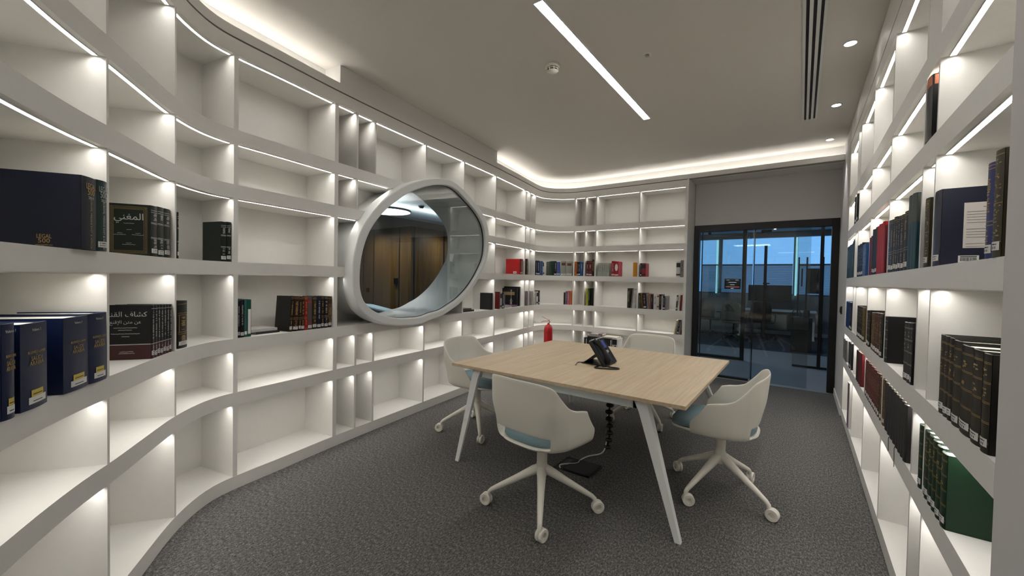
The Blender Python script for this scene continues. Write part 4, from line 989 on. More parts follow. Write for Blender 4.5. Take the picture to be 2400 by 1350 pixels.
    # ---- boards with their own lettering on the volumes one can read
    if st=='legal14':
        text('LEGAL',.030,GILT,o,(t*.5,-bul-.0006,h*.87),SPROT,sx=.62); text('500',.033,GILT,o,(t*.5,-bul-.0006,h*.79),SPROT,sx=.8); text('2014',.015,SILVER,o,(t*.5,-bul-.0006,h*.715),SPROT)
        text('EUROPE, MIDDLE EAST & AFRICA',.0125,GILT,o,(t*.5,-bul-.0006,h*.36),VROT)
        text('LEGAL',.020,GILT,o,(-.0006,.10,.040),LROT,sx=.7,name='cover_lettering'); text('500',.022,GILT,o,(-.0006,.10,.024),LROT,name='cover_lettering'); text('www.legal500.com',.006,GILT,o,(-.0006,.10,.010),LROT,name='cover_lettering')
    if st=='legal13':
        text('LEGAL',.030,SILVER,o,(t*.5,-bul-.0006,h*.87),SPROT,sx=.62); text('500',.033,SILVER,o,(t*.5,-bul-.0006,h*.79),SPROT,sx=.8); text('2013',.015,SILVER,o,(t*.5,-bul-.0006,h*.715),SPROT)
        text('EUROPE, MIDDLE EAST & AFRICA',.0125,SILVER,o,(t*.5,-bul-.0006,h*.36),VROT)
    if st.startswith('saudi'):
        text('Volume '+st[-1],.012,SILVER,o,(t*.5,-bul-.0006,h*.92),SPROT,sx=.9); text('BUSINESS LAWS',.0115,GILT,o,(t*.5,-bul-.0006,h*.66),SPROT,sx=min(1,t/.11)); text('OF',.005,GILT,o,(t*.5,-bul-.0006,h*.625),SPROT)
        text('SAUDI',.019,GILT,o,(t*.5,-bul-.0006,h*.585),SPROT,sx=min(1,t/.085)); text('ARABIA',.019,GILT,o,(t*.5,-bul-.0006,h*.53),SPROT,sx=min(1,t/.095))
        l=MB(); strip(l,t*.3,t*.75,h*.14,h*.22,.0012); l.build('yellow_sticker',mat('yellow_sticker',(206,186,84),.6),o)
        l=MB(); strip(l,t*.22,t*.88,h*.06,h*.14,.0010); l.build('spine_label',LABEL,o)
        l=MB(); strip(l,t*.35,t*.7,h*.085,h*.095,.0016); strip(l,t*.35,t*.7,h*.165,h*.175,.0016); l.build('label_print',FOIL['K'],o)
    if st=='mughni' and rank==1:
        f=MB()
        def rect(mb,y0,y1,z0,z1,w,off=-.0006):
            for (a,b_,c,e_) in ((y0,y1,z0,z0+w),(y0,y1,z1-w,z1),(y0,y0+w,z0,z1),(y1-w,y1,z0,z1)): mb.add([(off,a,c),(off,a,e_),(off,b_,e_),(off,b_,c)],[(0,1,2,3)])
        rect(f,.014,dep-.012,.012,h-.012,.0015); rect(f,.026,dep-.024,.024,h-.024,.0015)
        y=.017
        while y<dep-.018:
            for z in (.016,h-.022): f.add([(-.0006,y,z),(-.0006,y+.003,z+.006),(-.0006,y+.004,z+.006),(-.0006,y+.002,z)],[(0,1,2,3)])
            y+=.0045
        z=.017
        while z<h-.018:
            for yy in (.0175,dep-.022): f.add([(-.0006,yy,z),(-.0006,yy+.006,z+.003),(-.0006,yy+.006,z+.004),(-.0006,yy,z+.002)],[(0,1,2,3)])
            z+=.0045
        f.build('gilt_frame',GUT,o)
        yc=dep/2
        text(ARB[0],.044,SILVER,o,(-.0006,yc,h*.75),LROT,name='cover_lettering')
        g=MB()
        for yy,zz,ww in ((yc,h*.62,.04),(yc,h*.50,.02),(yc+.035,h*.40,.045),(yc-.035,h*.40,.045),(yc+.035,h*.43,.02),(yc-.035,h*.43,.02),(yc,h*.24,.02),(yc,h*.21,.05)):
            y=yy-ww/2
            while y<yy+ww/2:
                q=random.uniform(.001,.003); zj=zz+random.uniform(-.001,.001); g.add([(-.0006,y,zj),(-.0006,y,zj+.002),(-.0006,y+q,zj+.002),(-.0006,y+q,zj)],[(0,1,2,3)]); y+=q+.0007
        g.build('cover_print',SILVER,o)
    if st=='kashaf' and rank==1:
        f=MB(); f.add([(-.0005,.0,.0),(-.0005,.0,h*.27),(-.0005,dep,h*.27),(-.0005,dep,0)],[(0,1,2,3)]); f.build('maroon_foot',MATS['maroon_foot'],o)
        g=MB(); g.add([(-.001,.0,h*.27),(-.001,.0,h*.285),(-.001,dep,h*.285),(-.001,dep,h*.27)],[(0,1,2,3)])
        for yy,zz,ww in ((.10,h*.58,.09),(.10,h*.54,.05),(.10,h*.47,.11),(.10,h*.42,.03),(.095,h*.14,.05),(.095,h*.11,.06)):
            y=yy-ww/2
            while y<yy+ww/2:
                q=random.uniform(.001,.004); zj=zz+random.uniform(-.001,.001); g.add([(-.0008,y,zj),(-.0008,y,zj+.003),(-.0008,y+q,zj+.003),(-.0008,y+q,zj)],[(0,1,2,3)]); y+=q+.0008
        g.build('cover_print',SILVER,o)
        text(ARB[1],.034,SILVER,o,(-.0009,.10,h*.83),LROT,name='cover_lettering'); text(ARB[2],.022,SILVER,o,(-.0009,.10,h*.69),LROT,name='cover_lettering')
    if st=='bluepaper':
        f=MB(); f.add([(t+.0006,.055,h*.22),(t+.0006,.165,h*.22),(t+.0006,.165,h*.80),(t+.0006,.055,h*.80)],[(0,1,2,3)]); SHT=f.build('pasted_sheet',mat('sheet_paper',(214,208,200),.7),o)
        g=MB(); z=h*.68
        for k in range(13):
            y0=.062 if k not in (5,10) else .105; g.add([(t+.0012,y0,z),(t+.0012,.158,z),(t+.0012,.158,z+.0012),(t+.0012,y0,z+.0012)],[(0,1,2,3)]); z-=.0095 if k not in (4,9) else .013
        g.build('sheet_print',mat('sheet_print',(84,74,72),.7),SHT)
        g=MB()
        for y0,z in ((.118,h*.76),(.100,h*.735)): g.add([(t+.0012,y0,z),(t+.0012,.155,z),(t+.0012,.155,z+.0018),(t+.0012,y0,z+.0018)],[(0,1,2,3)])
        g.build('sheet_heading',mat('sheet_heading',(120,40,44),.7),o)
        f=MB(); f.add([(t+.0006,.045,.010),(t+.0006,.095,.010),(t+.0006,.095,.034),(t+.0006,.045,.034)],[(0,1,2,3)]); f.build('barcode_label',LABEL,o)
        g=MB(); y=.050
        while y<.089: q=random.uniform(.0006,.002); g.add([(t+.0012,y,.014),(t+.0012,y+q,.014),(t+.0012,y+q,.026),(t+.0012,y,.026)],[(0,1,2,3)]); y+=q+random.uniform(.0006,.0014)
        g.add([(t+.0012,.05,.028),(t+.0012,.09,.028),(t+.0012,.09,.031),(t+.0012,.05,.031)],[(0,1,2,3)]); g.build('barcode_print',FOIL['K'],o)
    if st=='red' :
        f=MB(); f.add([(-.0006,.05,.012),(-.0006,.05,.045),(-.0006,.105,.045),(-.0006,.105,.012)],[(0,1,2,3)]); f.build('barcode_label',LABEL,o)
        g=MB(); y=.058
        while y<.098: q=.003; g.add([(-.0012,y,.018),(-.0012,y,.038),(-.0012,y+q,.038),(-.0012,y+q,.018)],[(0,1,2,3)]); y+=.005
        g.build('barcode_print',FOIL['K'],o)
    if st=='blackbig' and rank==5 and dep>.24:
        f=MB(); f.add([(-.0006,.03,h*.62),(-.0006,.03,h*.80),(-.0006,dep,h*.80),(-.0006,dep,h*.62)],[(0,1,2,3)]); f.build('cover_band',mat('tan_band',(132,112,74),.6),o)
        g=MB()
        def disc(y,z,r0,r1,n=16):
            vs=[(-.001,y+r*math.cos(2*math.pi*k/n),z+r*math.sin(2*math.pi*k/n)) for r in (r0,r1) for k in range(n)]; g.add(vs,[(k,n+k,n+(k+1)%n,(k+1)%n) for k in range(n)])
        disc(.09,h*.17,.008,.018); disc(.09,h*.17,.001,.005); disc(.09,h*.30,.010,.020); disc(.09,h*.40,.006,.012)
        g.add([(-.001,.087,h*.42),(-.001,.087,h*.84),(-.001,.093,h*.84),(-.001,.093,h*.42)],[(0,1,2,3)])
        disc(.09,h*.88,.008,.013,12); g.build('cover_ornament',SILVER,o)
    return o
ORD=['first','second','third','fourth','fifth','sixth','seventh','eighth','ninth','tenth','eleventh','twelfth','thirteenth','fourteenth','fifteenth','sixteenth','seventeenth']
SH={'F':'bottom','E':'second','D':'third','C':'fourth','B':'fifth'}
def bay_of(w,c):
    if w=='L':
        for lim,nm in ((1.30,'nearest left bay'),(1.90,'second left bay'),(2.36,'curved left bay'),(3.2,'bay left of round window'),(5.72,'bay right of round window'),(6.80,'wide bay before far corner'),(7.0,'narrow bay before corner'),(7.09,'narrow bay before corner'),(7.90,'curved corner bay'),(8.11,'first narrow back-wall bay'),(8.32,'second narrow back-wall bay'),(9.04,'wide back-wall bay'),(11,'bay beside glass door')):
            if c<lim: return nm
        return 'bay'
    for lim,nm in ((2.17,'nearest right-wall bay'),(2.385,'narrow right-wall bay'),(3.155,'second wide right-wall bay'),(3.935,'third wide right-wall bay'),(4.72,'fourth wide right-wall bay'),(9,'farthest right-wall bay')):
        if c<lim: return nm
bks={}
for b_ in BOOKS:
    c=(b_[2]+b_[3])/2; bks.setdefault((b_[0],b_[1],bay_of(b_[0],c)),[]).append(b_)
for (w_,row,bay),L in bks.items():
    L.sort(key=lambda q:q[2] if w_=='L' else -q[2])
    lim_prev=None
    for i,(w,r,a0,a1,h,dep,ins,tilt,st) in enumerate(L):
        z=ROWZ[row]
        # keep inside the bay and clear of its neighbour
        if w=='L':
            for (p,q) in DIV:
                if a0<p and a1>q:
                    if p-a0>a1-q: a1=p-.001
                    else: a0=q+.001
                if p-.001<a0<q+.003: a0=q+.003
                if p-.003<a1<q+.001: a1=p-.003
            if lim_prev is not None: a0=max(a0,lim_prev+.0006)
            lim_prev=a1
        else:
            for (p,q) in RD:
                if a0<p and a1>q:
                    if p-a0>a1-q: a1=p-.001
                    else: a0=q+.001
                if p-.001<a0<q+.003: a0=q+.003
                if p-.003<a1<q+.001: a1=p-.003
            if lim_prev is not None: a1=min(a1,lim_prev-.0006)
            lim_prev=a0
        if a1-a0<.008: continue
        o=make_book(st,a1-a0,h,dep,i+1,False)
        if w=='L':
            sm=(a0+a1)/2; t_=tang(sm); p=pt(sm,ins); x=p[0]-t_[0]*(a1-a0)/2; y=p[1]-t_[1]*(a1-a0)/2
            rz=math.atan2(t_[1],t_[0]); o.location=(x,y,z+.0005)
        else:
            rz=-math.pi/2; o.location=(.40+ins,a1,z+.0005)
        if tilt:
            th=math.radians(tilt); o.rotation_euler=(0,0,0)
            if tilt>0: M=Matrix.Translation(o.location)@Matrix.Rotation(rz,4,'Z')@Matrix.Rotation(th,4,'Y')
            else: M=Matrix.Translation(o.location)@Matrix.Rotation(rz,4,'Z')@Matrix.Translation((a1-a0,0,0))@Matrix.Rotation(th,4,'Y')@Matrix.Translation((-(a1-a0),0,0))
            # lift so that the low corner rests on the shelf
            M.translation.z+=abs(math.sin(th))*(a1-a0); o.matrix_world=M
        else: o.rotation_euler=(0,0,rz)
        lk=ST[st][1]
        tag(o,f"{lk}, {ORD[i]} from left on {SH[row]} shelf, {bay}",'book',f"books on {SH[row]} shelf, {bay}")
# books lying flat
def flat(x,y,z,rz,w,d,t,rgb,label,name='flat',tx=None):
    C=mat('cover_%d_%d_%d'%rgb,rgb,.45); b=MB(); e=.002
    b.box(0,w,0,d,0,e).box(0,w,0,d,t-e,t).box(0,w,-.001,.003,0,t); o=b.build('book',C); MB().box(.003,w-.003,.0035,d-.003,e+.0002,t-e-.0002).build('pages',PAGES,o)
    o.location=(x,y,z); o.rotation_euler=(0,0,rz); tag(o,label,'book','books lying flat'); return o
zt=1.0115; t0=tang(2.6); rz0=math.atan2(t0[1],t0[0])
p=pt(2.53,.07); flat(p[0],p[1],zt,rz0,.17,.22,.014,(24,20,24),'thin black book lying flat at the bottom, left of round window')
p=pt(2.505,.09); flat(p[0],p[1],zt+.0145,rz0,.19,.20,.020,(196,192,190),'white book lying flat on the thin black book')
p=pt(4.985,.06); rz1=math.atan2(*reversed(tang(5.1))); flat(p[0],p[1],zt,rz1,.30,.22,.022,(34,30,26),'dark book lying flat right of the round window, under another')
p=pt(4.98,.07); flat(p[0],p[1],zt+.0225,rz1,.26,.20,.018,(70,66,56),'olive book lying flat on top, right of the round window')
p=pt(6.10,.03); rz2=math.atan2(*reversed(tang(6.2))); flat(p[0],p[1],zt,rz2,.17,.20,.028,(150,146,140),'pale grey booklet stack lying flat before the large black book')
p=pt(6.29,.03); flat(p[0],p[1],zt,rz2,.20,.20,.026,(116,84,100),'mauve booklet lying flat before the large black book')
# black document boxes on the floor before the back shelves, books on top
for (x0,x1,h,l) in ((-2.905,-2.855,.50,'slim black document box, leftmost of those before the back shelves'),(-2.845,-2.60,.525,'wide black document box before the back shelves'),(-2.59,-2.43,.520,'middle black document box, right of the wide one')):
    o=box('document_box',BLACK,x0,x1,6.14,6.375,0,h,bevel=.003); tag(o,l,'box','document boxes before the back shelves')
    box('edge_label',LABEL,x1-.012,x1-.002,6.1385,6.1398,.02,h-.02,o)
o=box('document_box',mat('cover_white_box',(196,194,190),.6),-2.42,-2.335,6.14,6.375,0,.522,bevel=.002); tag(o,'white document box with black top panel, rightmost before the back shelves','box','document boxes before the back shelves')
box('black_panel',BLACK,-2.415,-2.34,6.1385,6.1398,.43,.515,o); box('black_mark',BLACK,-2.375,-2.355,6.1385,6.1398,.37,.42,o)
flat(-2.86,6.16,.5255,0,.25,.20,.022,(176,172,168),'pale grey book lying on the wide black document box')
flat(-2.83,6.17,.548,0,.17,.19,.016,(156,150,150),'grey book on top of the pale grey book before the back shelves')
flat(-2.66,6.16,.5482,0.05,.065,.19,.03,(124,100,108),'mauve book on the document boxes, right of the grey book')
flat(-2.585,6.15,.5225,0,.235,.21,.020,(206,196,184),'cream book lying on the right-hand document boxes')
# ribbons over the shelf edge at the right
for y,zl,l in ((2.70,.045,'thin black ribbon bookmark hanging over the right shelf edge, nearer one'),(2.86,.02,'thin black ribbon bookmark on the right shelf edge, farther one')):
    o=MB().tube(smooth_path([(.415,y+.01,.6525),(.402,y+.008,.6535),(.396,y+.004,.645),(.3955,y,.62),(.3955,y-.004,.60-zl)],5),.0014,6).build('ribbon_bookmark',BLACK,smooth=60); tag(o,l,'bookmark','ribbon bookmarks')
# ------------------------------------------------------------------ glass door and its black frame
DG=glass('door_glass',(.80,.85,.86),1.0); DG2=glass('clear_glass',(.93,.96,.96),.8)
DF=empty('door_1',(-.5,6.86,0)); DF['kind']='structure'
fb=MB(); fb.box(-1.385,-1.312,6.845,6.955,0,2.334).box(.318,.3995,6.845,6.955,0,2.334).box(-1.312,.318,6.845,6.955,2.235,2.334)
fb.build('door_frame',BLACKM,DF,bevel=.003)
box('threshold_rail',BLACKM,-1.312,-.60,6.868,6.93,0,.03,DF)
box('fixed_pane',DG,-1.310,-.567,6.905,6.915,.03,2.234,DF)
box('door_leaf',DG,-.585,.10,6.866,6.876,.012,2.232,DF)
for x in (-1.275,-.567): box('pane_edge',BLACKM,x-.006,x+.006,6.900,6.920,.03,2.234,DF)
hb=MB(); hb.box(-.438,-.402,6.80,6.83,.675,1.99).box(-.43,-.41,6.83,6.866,.75,.78).box(-.43,-.41,6.83,6.866,1.88,1.91); hb.build('pull_handle',BLACKM,DF,bevel=.002)
b=MB()
for x in (-1.17,-.47): b.lathe([(0,.010),(.018,.010),(.022,0),(0,0)],(x,6.865,2.205),16,Matrix.Rotation(math.pi/2,3,'X'))
b.box(-.46,-.36,6.858,6.866,2.19,2.222); b.build('roller_fitting',BLACKM,DF,smooth=30); local(DF)
# ------------------------------------------------------------------ corridor and office beyond the door
OW=mat('office_wall',(150,152,154),.8); VIN=mat('vinyl_floor',(120,122,128),.45,noise=.05,nscale=4); NAVC=mat('navy_carpet',(38,44,56),.95,noise=.2,nscale=80)
DG3=glass('partition_glass',(.86,.90,.90),.8)
struct(box('floor_corridor',VIN,-4.2,2.6,6.80,10.3,-.06,0)); struct(box('floor_office',NAVC,-4.2,2.6,10.3,14.1,-.06,0))
struct(box('ceiling_corridor',OW,-4.2,2.6,6.97,8.6,2.75,2.85)); struct(box('ceiling_office',OW,-4.2,2.6,8.6,14.1,2.95,3.05))
struct(box('wall_corridor_left',OW,-4.3,-4.2,6.96,14.1,0,3.05)); struct(box('wall_corridor_right',OW,2.6,2.7,6.96,14.1,0,3.05)); struct(box('wall_corridor_near',OW,.96,2.6,6.86,6.96,0,3.05))
struct(box('wall_corridor_header',OW,-4.2,2.6,6.965,7.0,2.75,3.2))
wf=MB(); wf.box(-4.2,2.6,13.9,14.05,0,1.13).box(-4.2,2.6,13.9,14.05,2.79,3.05)
struct(wf.build('wall_office_far',OW))
struct(box('baseboard_office',WHITE,-4.2,2.6,13.885,13.899,0,.10))
MUL=mat('window_mullion',(92,104,112),.5)
WX=[-4.2,-2.05,-.14,.95,2.6]
for i in range(4):
    wn_=empty('window_%d'%(i+1),((WX[i]+WX[i+1])/2,13.95,1.9)); wn_['kind']='structure'
    x0,x1=WX[i]+.0005,WX[i+1]-.0005
    b=MB(); b.box(x0,x0+.05,13.92,14.0,1.13,2.79).box(x1-.05,x1,13.92,14.0,1.13,2.79).box(x0+.05,x1-.05,13.92,14.0,1.13,1.17); b.build('window_frame',MUL,wn_)
    box('pane',DG2,x0+.05,x1-.05,13.955,13.965,1.17,2.79,wn_); local(wn_)
SLAT=mat('blind_slat',(196,204,210),.6)
_n=SLAT.node_tree; _t=_n.nodes.new('ShaderNodeBsdfTranslucent'); _t.inputs[0].default_value=(.62,.66,.70,1); _x=_n.nodes.new('ShaderNodeMixShader'); _x.inputs[0].default_value=.55
_n.links.new(_n.nodes['Principled BSDF'].outputs[0],_x.inputs[1]); _n.links.new(_t.outputs[0],_x.inputs[2]); _n.links.new(_x.outputs[0],_n.nodes['Material Output'].inputs['Surface'])
for i,(x0,x1) in enumerate(((-3.9,-2.62),(-2.55,-2.1),(-1.98,-1.18),(-1.12,-.2),(-.06,.9))):
    B=empty('slatted_blind',((x0+x1)/2,13.85,1.6)); tag(B,['grey slatted blind at the far left office window','narrow slatted blind beside the left light tube','slatted blind behind the wall tablet','slatted blind above the wide monitor','slatted blind behind the coat stand'][i],'blind','slatted blinds at the office windows')
    b=MB(); z=1.16
    while z<1.975: b.box(x0,x1,13.84,13.846,z,z+.026); z+=.030
    b.build('slats',SLAT,B); box('headrail',MUL,x0,x1,13.825,13.9195,1.985,2.02,B); local(B)
TUBE=emis('cyan_tube',(.45,.95,1.0),1.1)
for x,l in ((-2.13,'vertical glowing cyan light tube at the left office window'),(-.12,'vertical glowing cyan light tube right of the wide monitor')):
    o=MB().tube([(x,13.86,1.131),(x,13.86,2.77)],.024,12).build('light_tube',TUBE,smooth=60); tag(o,l,'light','light tubes at the office windows')
# partition across the corridor: black framed glass
PG=empty('glass_partition',(-.6,8.66,0)); tag(PG,'black framed glass office partition across the corridor','partition')
b=MB(); b.box(-.90,-.835,8.63,8.69,0,2.58).box(-2.6,-.90,8.63,8.69,0,.05).box(-2.6,-.90,8.63,8.69,2.53,2.58).box(-2.66,-2.6,8.63,8.69,0,2.58)
b.box(.255,.305,8.63,8.69,0,2.58).box(-.09,.255,8.65,8.68,0,.035).box(.305,.95,8.65,8.68,0,.035).box(-.835,.255,8.63,8.69,2.53,2.58).box(.95,1.0,8.63,8.69,0,2.58).box(.305,.95,8.63,8.69,2.53,2.58); b.build('partition_frame',BLACKM,PG)
box('fixed_pane',DG3,-2.6,-.90,8.655,8.663,.05,2.53,PG); box('side_pane',DG3,.305,.95,8.655,8.663,.035,2.53,PG); box('door_pane',DG3,-.09,.255,8.66,8.668,.035,2.53,PG); local(PG)
TB=empty('room_tablet',(-1.05,8.61,1.44)); tag(TB,'black room booking tablet with red line on the corridor glass','tablet')
box('case',BLACK,-1.185,-.915,8.60,8.628,1.335,1.53,TB,bevel=.005)
b=MB(); b.box(-1.165,-.935,8.5985,8.5995,1.372,1.378); b.build('red_bar',emis('tablet_red',(.9,.25,.2),.9),TB)
b=MB(); b.box(-1.115,-.985,8.5985,8.5995,1.456,1.464).box(-1.085,-1.015,8.5985,8.5995,1.412,1.420).box(-1.075,-1.03,8.5985,8.5995,1.343,1.353).box(-1.15,-1.10,8.5985,8.5995,1.50,1.505).box(-1.0,-.95,8.5985,8.5995,1.50,1.505); b.build('screen_text',emis('tablet_text',(.7,.8,1),.8),TB); local(TB)
# desk, monitor, pedestal, chairs
DSK=empty('office_desk',(-.45,12.9,0)); tag(DSK,'white office desk under the window beyond the glass door','desk')
b=MB(); b.box(-1.45,.35,12.75,13.55,.715,.74); b.build('desktop',WHITE,DSK,bevel=.003); box('modesty_panel',mat('desk_panel',(150,148,142),.7),-.95,-.28,12.86,12.88,.25,.70,DSK)
for x in (-1.40,.27): 
    b=MB(); b.box(x,x+.05,13.1,13.16,.03,.715).box(x,x+.05,12.8,13.5,0,.03); b.build('leg',POWDER,DSK)
local(DSK)
MN=empty('monitor',(-.68,13.0,.74)); tag(MN,'very wide black monitor on the office desk','monitor')
b=MB(); n=8; vs=[]
for k in range(n+1):
    x=-1.185+1.0*k/n; y=12.97+.05*(1-((k/n-.5)*2)**2)
    for dy in (0,.03):
        for z in (.975,1.41): vs.append((x,y+dy,z))
fs=[]
for k in range(n):
    a=4*k; c=a+4; fs+=[(a,c,c+1,a+1),(a+2,a+3,c+3,c+2),(a+1,c+1,c+3,a+3),(a,a+2,c+2,c)]
fs+=[(0,1,3,2),(4*n,4*n+2,4*n+3,4*n+1)]
b.add(vs,fs); b.build('screen_case',mat('monitor_back',(34,36,38),.4),MN,smooth=40)
b=MB(); b.box(-.80,-.75,12.90,12.93,.74,1.30).box(-.92,-.63,12.82,13.02,.7405,.755); b.build('stand',mat('stand_grey',(110,112,114),.4),MN)
b=MB(); b.box(-.85,-.69,12.95,12.99,1.44,1.475).box(-.79,-.75,12.96,12.99,1.405,1.44); b.build('webcam',BLACK,MN); local(MN)
PC=box('pedestal_cabinet',BLACKM,-.15,.22,10.55,10.95,0,.74,bevel=.004); tag(PC,'black pedestal cabinet standing inside the office entrance','cabinet')
CR_=empty('coat_stand',(.02,10.7,0)); tag(CR_,'black tubular coat rack with hanging straps behind the pedestal','coat rack')
b=MB(); b.box(-.062,-.030,11.0,11.03,0,2.05).box(.085,.117,11.0,11.03,0,2.05).box(-.062,.40,11.0,11.03,1.86,1.89).box(.37,.40,11.0,11.03,0,2.05); b.build('uprights',BLACKM,CR_)
b=MB(); b.box(.0,.03,11.0,11.02,1.40,1.80).box(.11,.37,10.98,11.03,1.25,1.80); b.build('hanging_bags',BLACK,CR_,bevel=.01); local(CR_)
HP=empty('headphones',(.02,10.72,.74)); tag(HP,'black headphones and telephone cradle on the pedestal cabinet','headphones')
b=MB(); b.tube([(-.13+.07*(1-math.cos(a)),10.72,.82+.09*math.sin(a)) for a in [math.pi*k/10 for k in range(11)]],.009,8); b.build('headband',BLACK,HP,smooth=60)
b=MB(); b.box(-.155,-.115,10.68,10.76,.741,.84).box(-.005,.035,10.68,10.76,.741,.84); b.build('ear_cups',BLACK,HP,bevel=.012)
b=MB(); b.box(.06,.17,10.66,10.80,.741,.90); b.build('cradle',BLACK,HP,bevel=.02); local(HP)
DK=mat('office_chair_shell',(78,80,74),.7); DKS=mat('office_chair_frame',(28,30,32),.4)
def office_chair(x,y,rz,label,blackback=False):
    R=empty('office_chair',(0,0,0))
    b=MB(); n=10; vs=[]
    prof=[(.46,.20,-.20),(.52,.225,-.225),(.66,.24,-.25),(.80,.235,-.262),(.92,.20,-.27),(.98,.14,-.272),(1.0,.06,-.272)]
    for z,w,yy in prof:
        for k in range(n+1):
            u=2*k/n-1; vs.append((w*u,yy+.06*u*u*(w/.24),z))
    fs=[(r*(n+1)+k,r*(n+1)+k+1,(r+1)*(n+1)+k+1,(r+1)*(n+1)+k) for r in range(len(prof)-1) for k in range(n)]
    b.add(vs,fs); o=b.build('backrest',BLACK if blackback else DK,R,smooth=60); s=o.modifiers.new('s','SOLIDIFY'); s.thickness=.025
    b=MB(); N=28; vs=[]
    for sc,z in ((.9,.43),(1,.445),(1,.47),(.9,.485)):
        for k in range(N):
            t=2*math.pi*k/N; c,s_=math.cos(t),math.sin(t); vs.append((.235*sc*math.copysign(abs(c)**.6,c),.225*sc*math.copysign(abs(s_)**.6,s_)-.0,z))
    b.add(vs,[(i*N+k,i*N+(k+1)%N,(i+1)*N+(k+1)%N,(i+1)*N+k) for i in range(3) for k in range(N)]+[tuple(reversed(range(N))),tuple(range(3*N,4*N))]); b.build('seat',BLACK if blackback else DK,R,smooth=50)
    for sx in (-1,1):
        b=MB(); b.tube(smooth_path([(sx*.16,-.02,.42),(sx*.26,0,.43),(sx*.285,.02,.50),(sx*.285,.03,.64),(sx*.28,-.06,.66),(sx*.27,-.16,.655)],4),.011,8); b.build('armrest',DKS,R,smooth=60)
    b=MB(); b.tube([(0,0,.43),(0,0,.10)],[.025,.02],12)
    for k in range(5):
        a=2*math.pi*k/5+.3; d=Vector((math.cos(a),math.sin(a),0)); b.tube([Vector((0,0,.11)),d*.30+Vector((0,0,.075))],[.022,.013],8)
    b.build('star_base',DKS,R,smooth=60)
    for k in range(5):
        a=2*math.pi*k/5+.3; b=MB(); b.lathe([(0,-.018),(.024,-.018),(.027,-.012),(.027,.012),(.024,.018),(0,.018)],(.30*math.cos(a),.30*math.sin(a),.0275),14,Matrix.Rotation(a,3,'Z')@Matrix.Rotation(math.pi/2,3,'X')); b.build('caster',DKS,R,smooth=40)
    R.location=(x,y,0); R.rotation_euler=(0,0,rz); tag(R,label,'office chair','office chairs beyond the glass door'); return R
office_chair(-2.04,12.45,math.radians(-25),'grey office chair at the left, seen through the glass partition')
office_chair(-1.38,11.75,math.radians(-10),'grey office chair in the middle, beside the wall tablet')
office_chair(-.80,12.40,math.radians(-5),'black office chair in front of the wide monitor',True)
b=box('low_cabinet',mat('cabinet_grey',(120,124,124),.6),-3.4,-1.55,13.3,13.86,0,.70); tag(b,'long grey low cabinet under the left office window','cabinet')
# ------------------------------------------------------------------ wood panelled room behind the round window
WP=wood('wood_panel',(58,42,20),(104,80,42),'Z',.5,.45); SOF=mat('soffit_paint',(120,124,126),.8); W2=mat('lounge_wall',(150,152,150),.8)
struct(box('floor_lounge',NAVC,-11,-4.5,-.35,11,-.06,0)); 
lw=[box('wall_lounge_left',WP,-11,-6.602,5.60,5.70,0,2.5),box('wall_lounge_back',WP,-6.70,-6.602,5.70,11,0,2.5),box('wall_lounge_near',W2,-11,-2.14,-.35,-.3,0,2.75),box('wall_lounge_far',W2,-6.6,-4.6,11,11.1,0,2.75),box('wall_lounge_end',W2,-11.1,-11,-.35,5.6,0,2.75)]
for o in lw: struct(o)
struct(MB().prism([(-11,-.3)]+[pt(q_,.515) for q_ in srange(.75,s_of(-3.66,5.75),.25)]+[(-4.4,6.4),(-4.4,11.1),(-11,11.1)],2.75,2.83).build('ceiling_lounge',SOF))
struct(MB().box(-11,-5.87,-.3,5.60,2.50,2.55).box(-6.60,-5.87,5.6,11,2.50,2.55).build('ceiling_lounge_soffit',SOF))
o=MB().box(-6.06,-6.02,.1,10.9,2.551,2.561).build('cove_light',emis('lounge_cove',(.88,.96,1),80)); tag(o,'bright cool cove light in the ceiling of the panelled room','cove light')
RL=empty('round_lamp',(-5.52,4.18,2.5)); tag(RL,'large round white ceiling lamp seen through the round window','ceiling light')
MB().lathe([(0,2.503),(.36,2.503),(.36,2.53),(0,2.53)],(-5.52,4.18,.0),40).build('diffuser',emis('round_lamp',(1,1,1),7),RL)
MB().lathe([(.36,2.50),(.372,2.50),(.372,2.53),(.36,2.53),(.36,2.50)],(-5.52,4.18,0),40).build('housing',SOF,RL,smooth=40)
MB().tube([(-5.52,4.18,2.56),(-5.52,4.18,2.749)],.02,10).build('stem',SOF,RL,smooth=60); local(RL)
S2=empty('smoke_detector',(-5.87,5.2,2.72)); tag(S2,'small round detector on the ceiling of the panelled room','smoke detector')
MB().lathe([(0,2.70),(.03,2.702),(.055,2.73),(.055,2.7495)],(-5.70,5.05,0),20).build('body',BLACK,S2,smooth=40); local(S2)
for i,(x0,x1,l) in enumerate(((-7.94,-7.86,'dark'),)): pass
jb=MB()
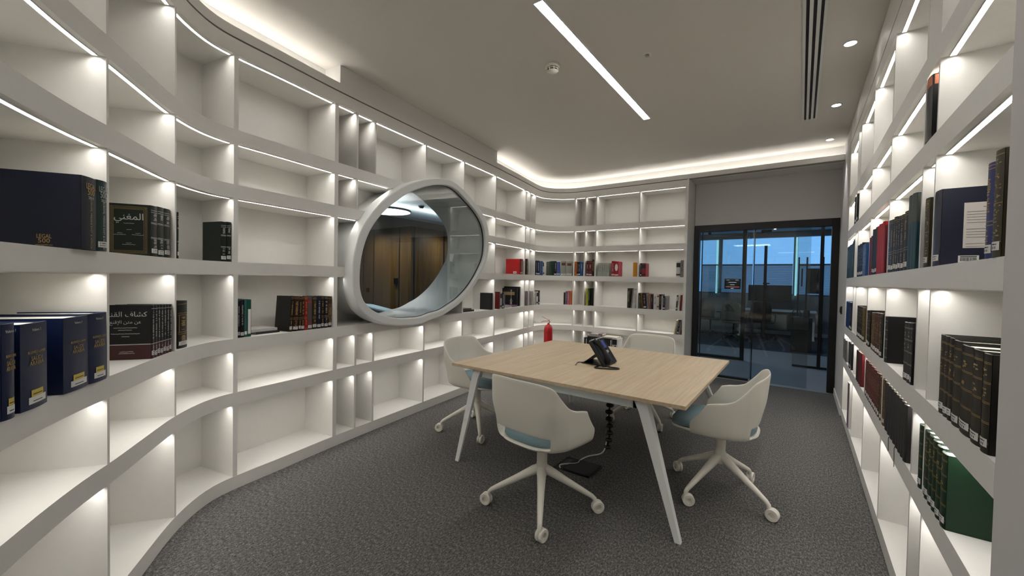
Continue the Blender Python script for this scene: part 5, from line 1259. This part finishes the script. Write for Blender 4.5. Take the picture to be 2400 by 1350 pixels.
for x in (-8.25,-7.87,-6.98): jb.box(x-.014,x+.014,5.594,5.5995,0,2.5)
jb.box(-6.60,-6.597,5.66,5.70,0,2.5).box(-6.60,-6.597,6.52,6.56,0,2.5).box(-6.60,-6.597,7.5,7.53,0,2.5)
struct(jb.build('trim_7',BLACKM))
o=box('door_knob',BLACKM,-7.11,-7.01,5.555,5.5995,1.28,1.42,bevel=.01); tag(o,'small black door lever on the wood panelled wall','door lever')
SFA=empty('lounge_sofa',(-7.2,5.0,0)); tag(SFA,'pale blue sofa back seen low through the round window','sofa'); PB=mat('pale_blue_fabric',(150,178,192),.9)
b=MB(); b.prism([(-8.6,4.95),(-7.59,5.12),(-7.59,5.40),(-8.6,5.30)],0,.84); b.build('left_back',PB,SFA,bevel=.03)
b=MB(); b.prism([(-7.585,5.12),(-6.0,4.50),(-5.92,4.72),(-7.585,5.40)],0,.84); b.build('right_back',PB,SFA,bevel=.03); local(SFA)
for nm,x,y,l in (('a',-7.6,5.15,'added fill spot on the wood wall, left one'),('b',-6.75,5.1,'added fill spot on the wood wall, middle one'),('c',-6.15,6.3,'added fill spot on the wood wall, right one')):
    ld=bpy.data.lights.new('added_wall_spot','SPOT'); ld.energy=60; ld.spot_size=math.radians(165); ld.spot_blend=1.0; ld.shadow_soft_size=.04; ld.color=(1,.97,.92)  # spots added to brighten the wood wall, without any fitting
    lo=bpy.data.objects.new('added_wall_spot',ld); COL.objects.link(lo); lo.location=(x,y,2.49)
for nm,lc,sx,sy,en,cl,l in (('added_office_light',(-1.6,9.6,2.945),1.2,.6,32,(.9,.96,1),'flat fill light added under the office ceiling, out of view'),('added_corridor_light',(-.2,7.9,2.745),1.2,.3,5,(.9,.95,1),'flat fill light added under the corridor ceiling')):
    o=box(nm,emis(nm+'_glow',cl,en/(sx*sy*3.14)),lc[0]-sx/2,lc[0]+sx/2,lc[1]-sy/2,lc[1]+sy/2,lc[2]-.01,lc[2]+.004); tag(o,l,'ceiling light')  # glowing panels added to lift the dim office and corridor
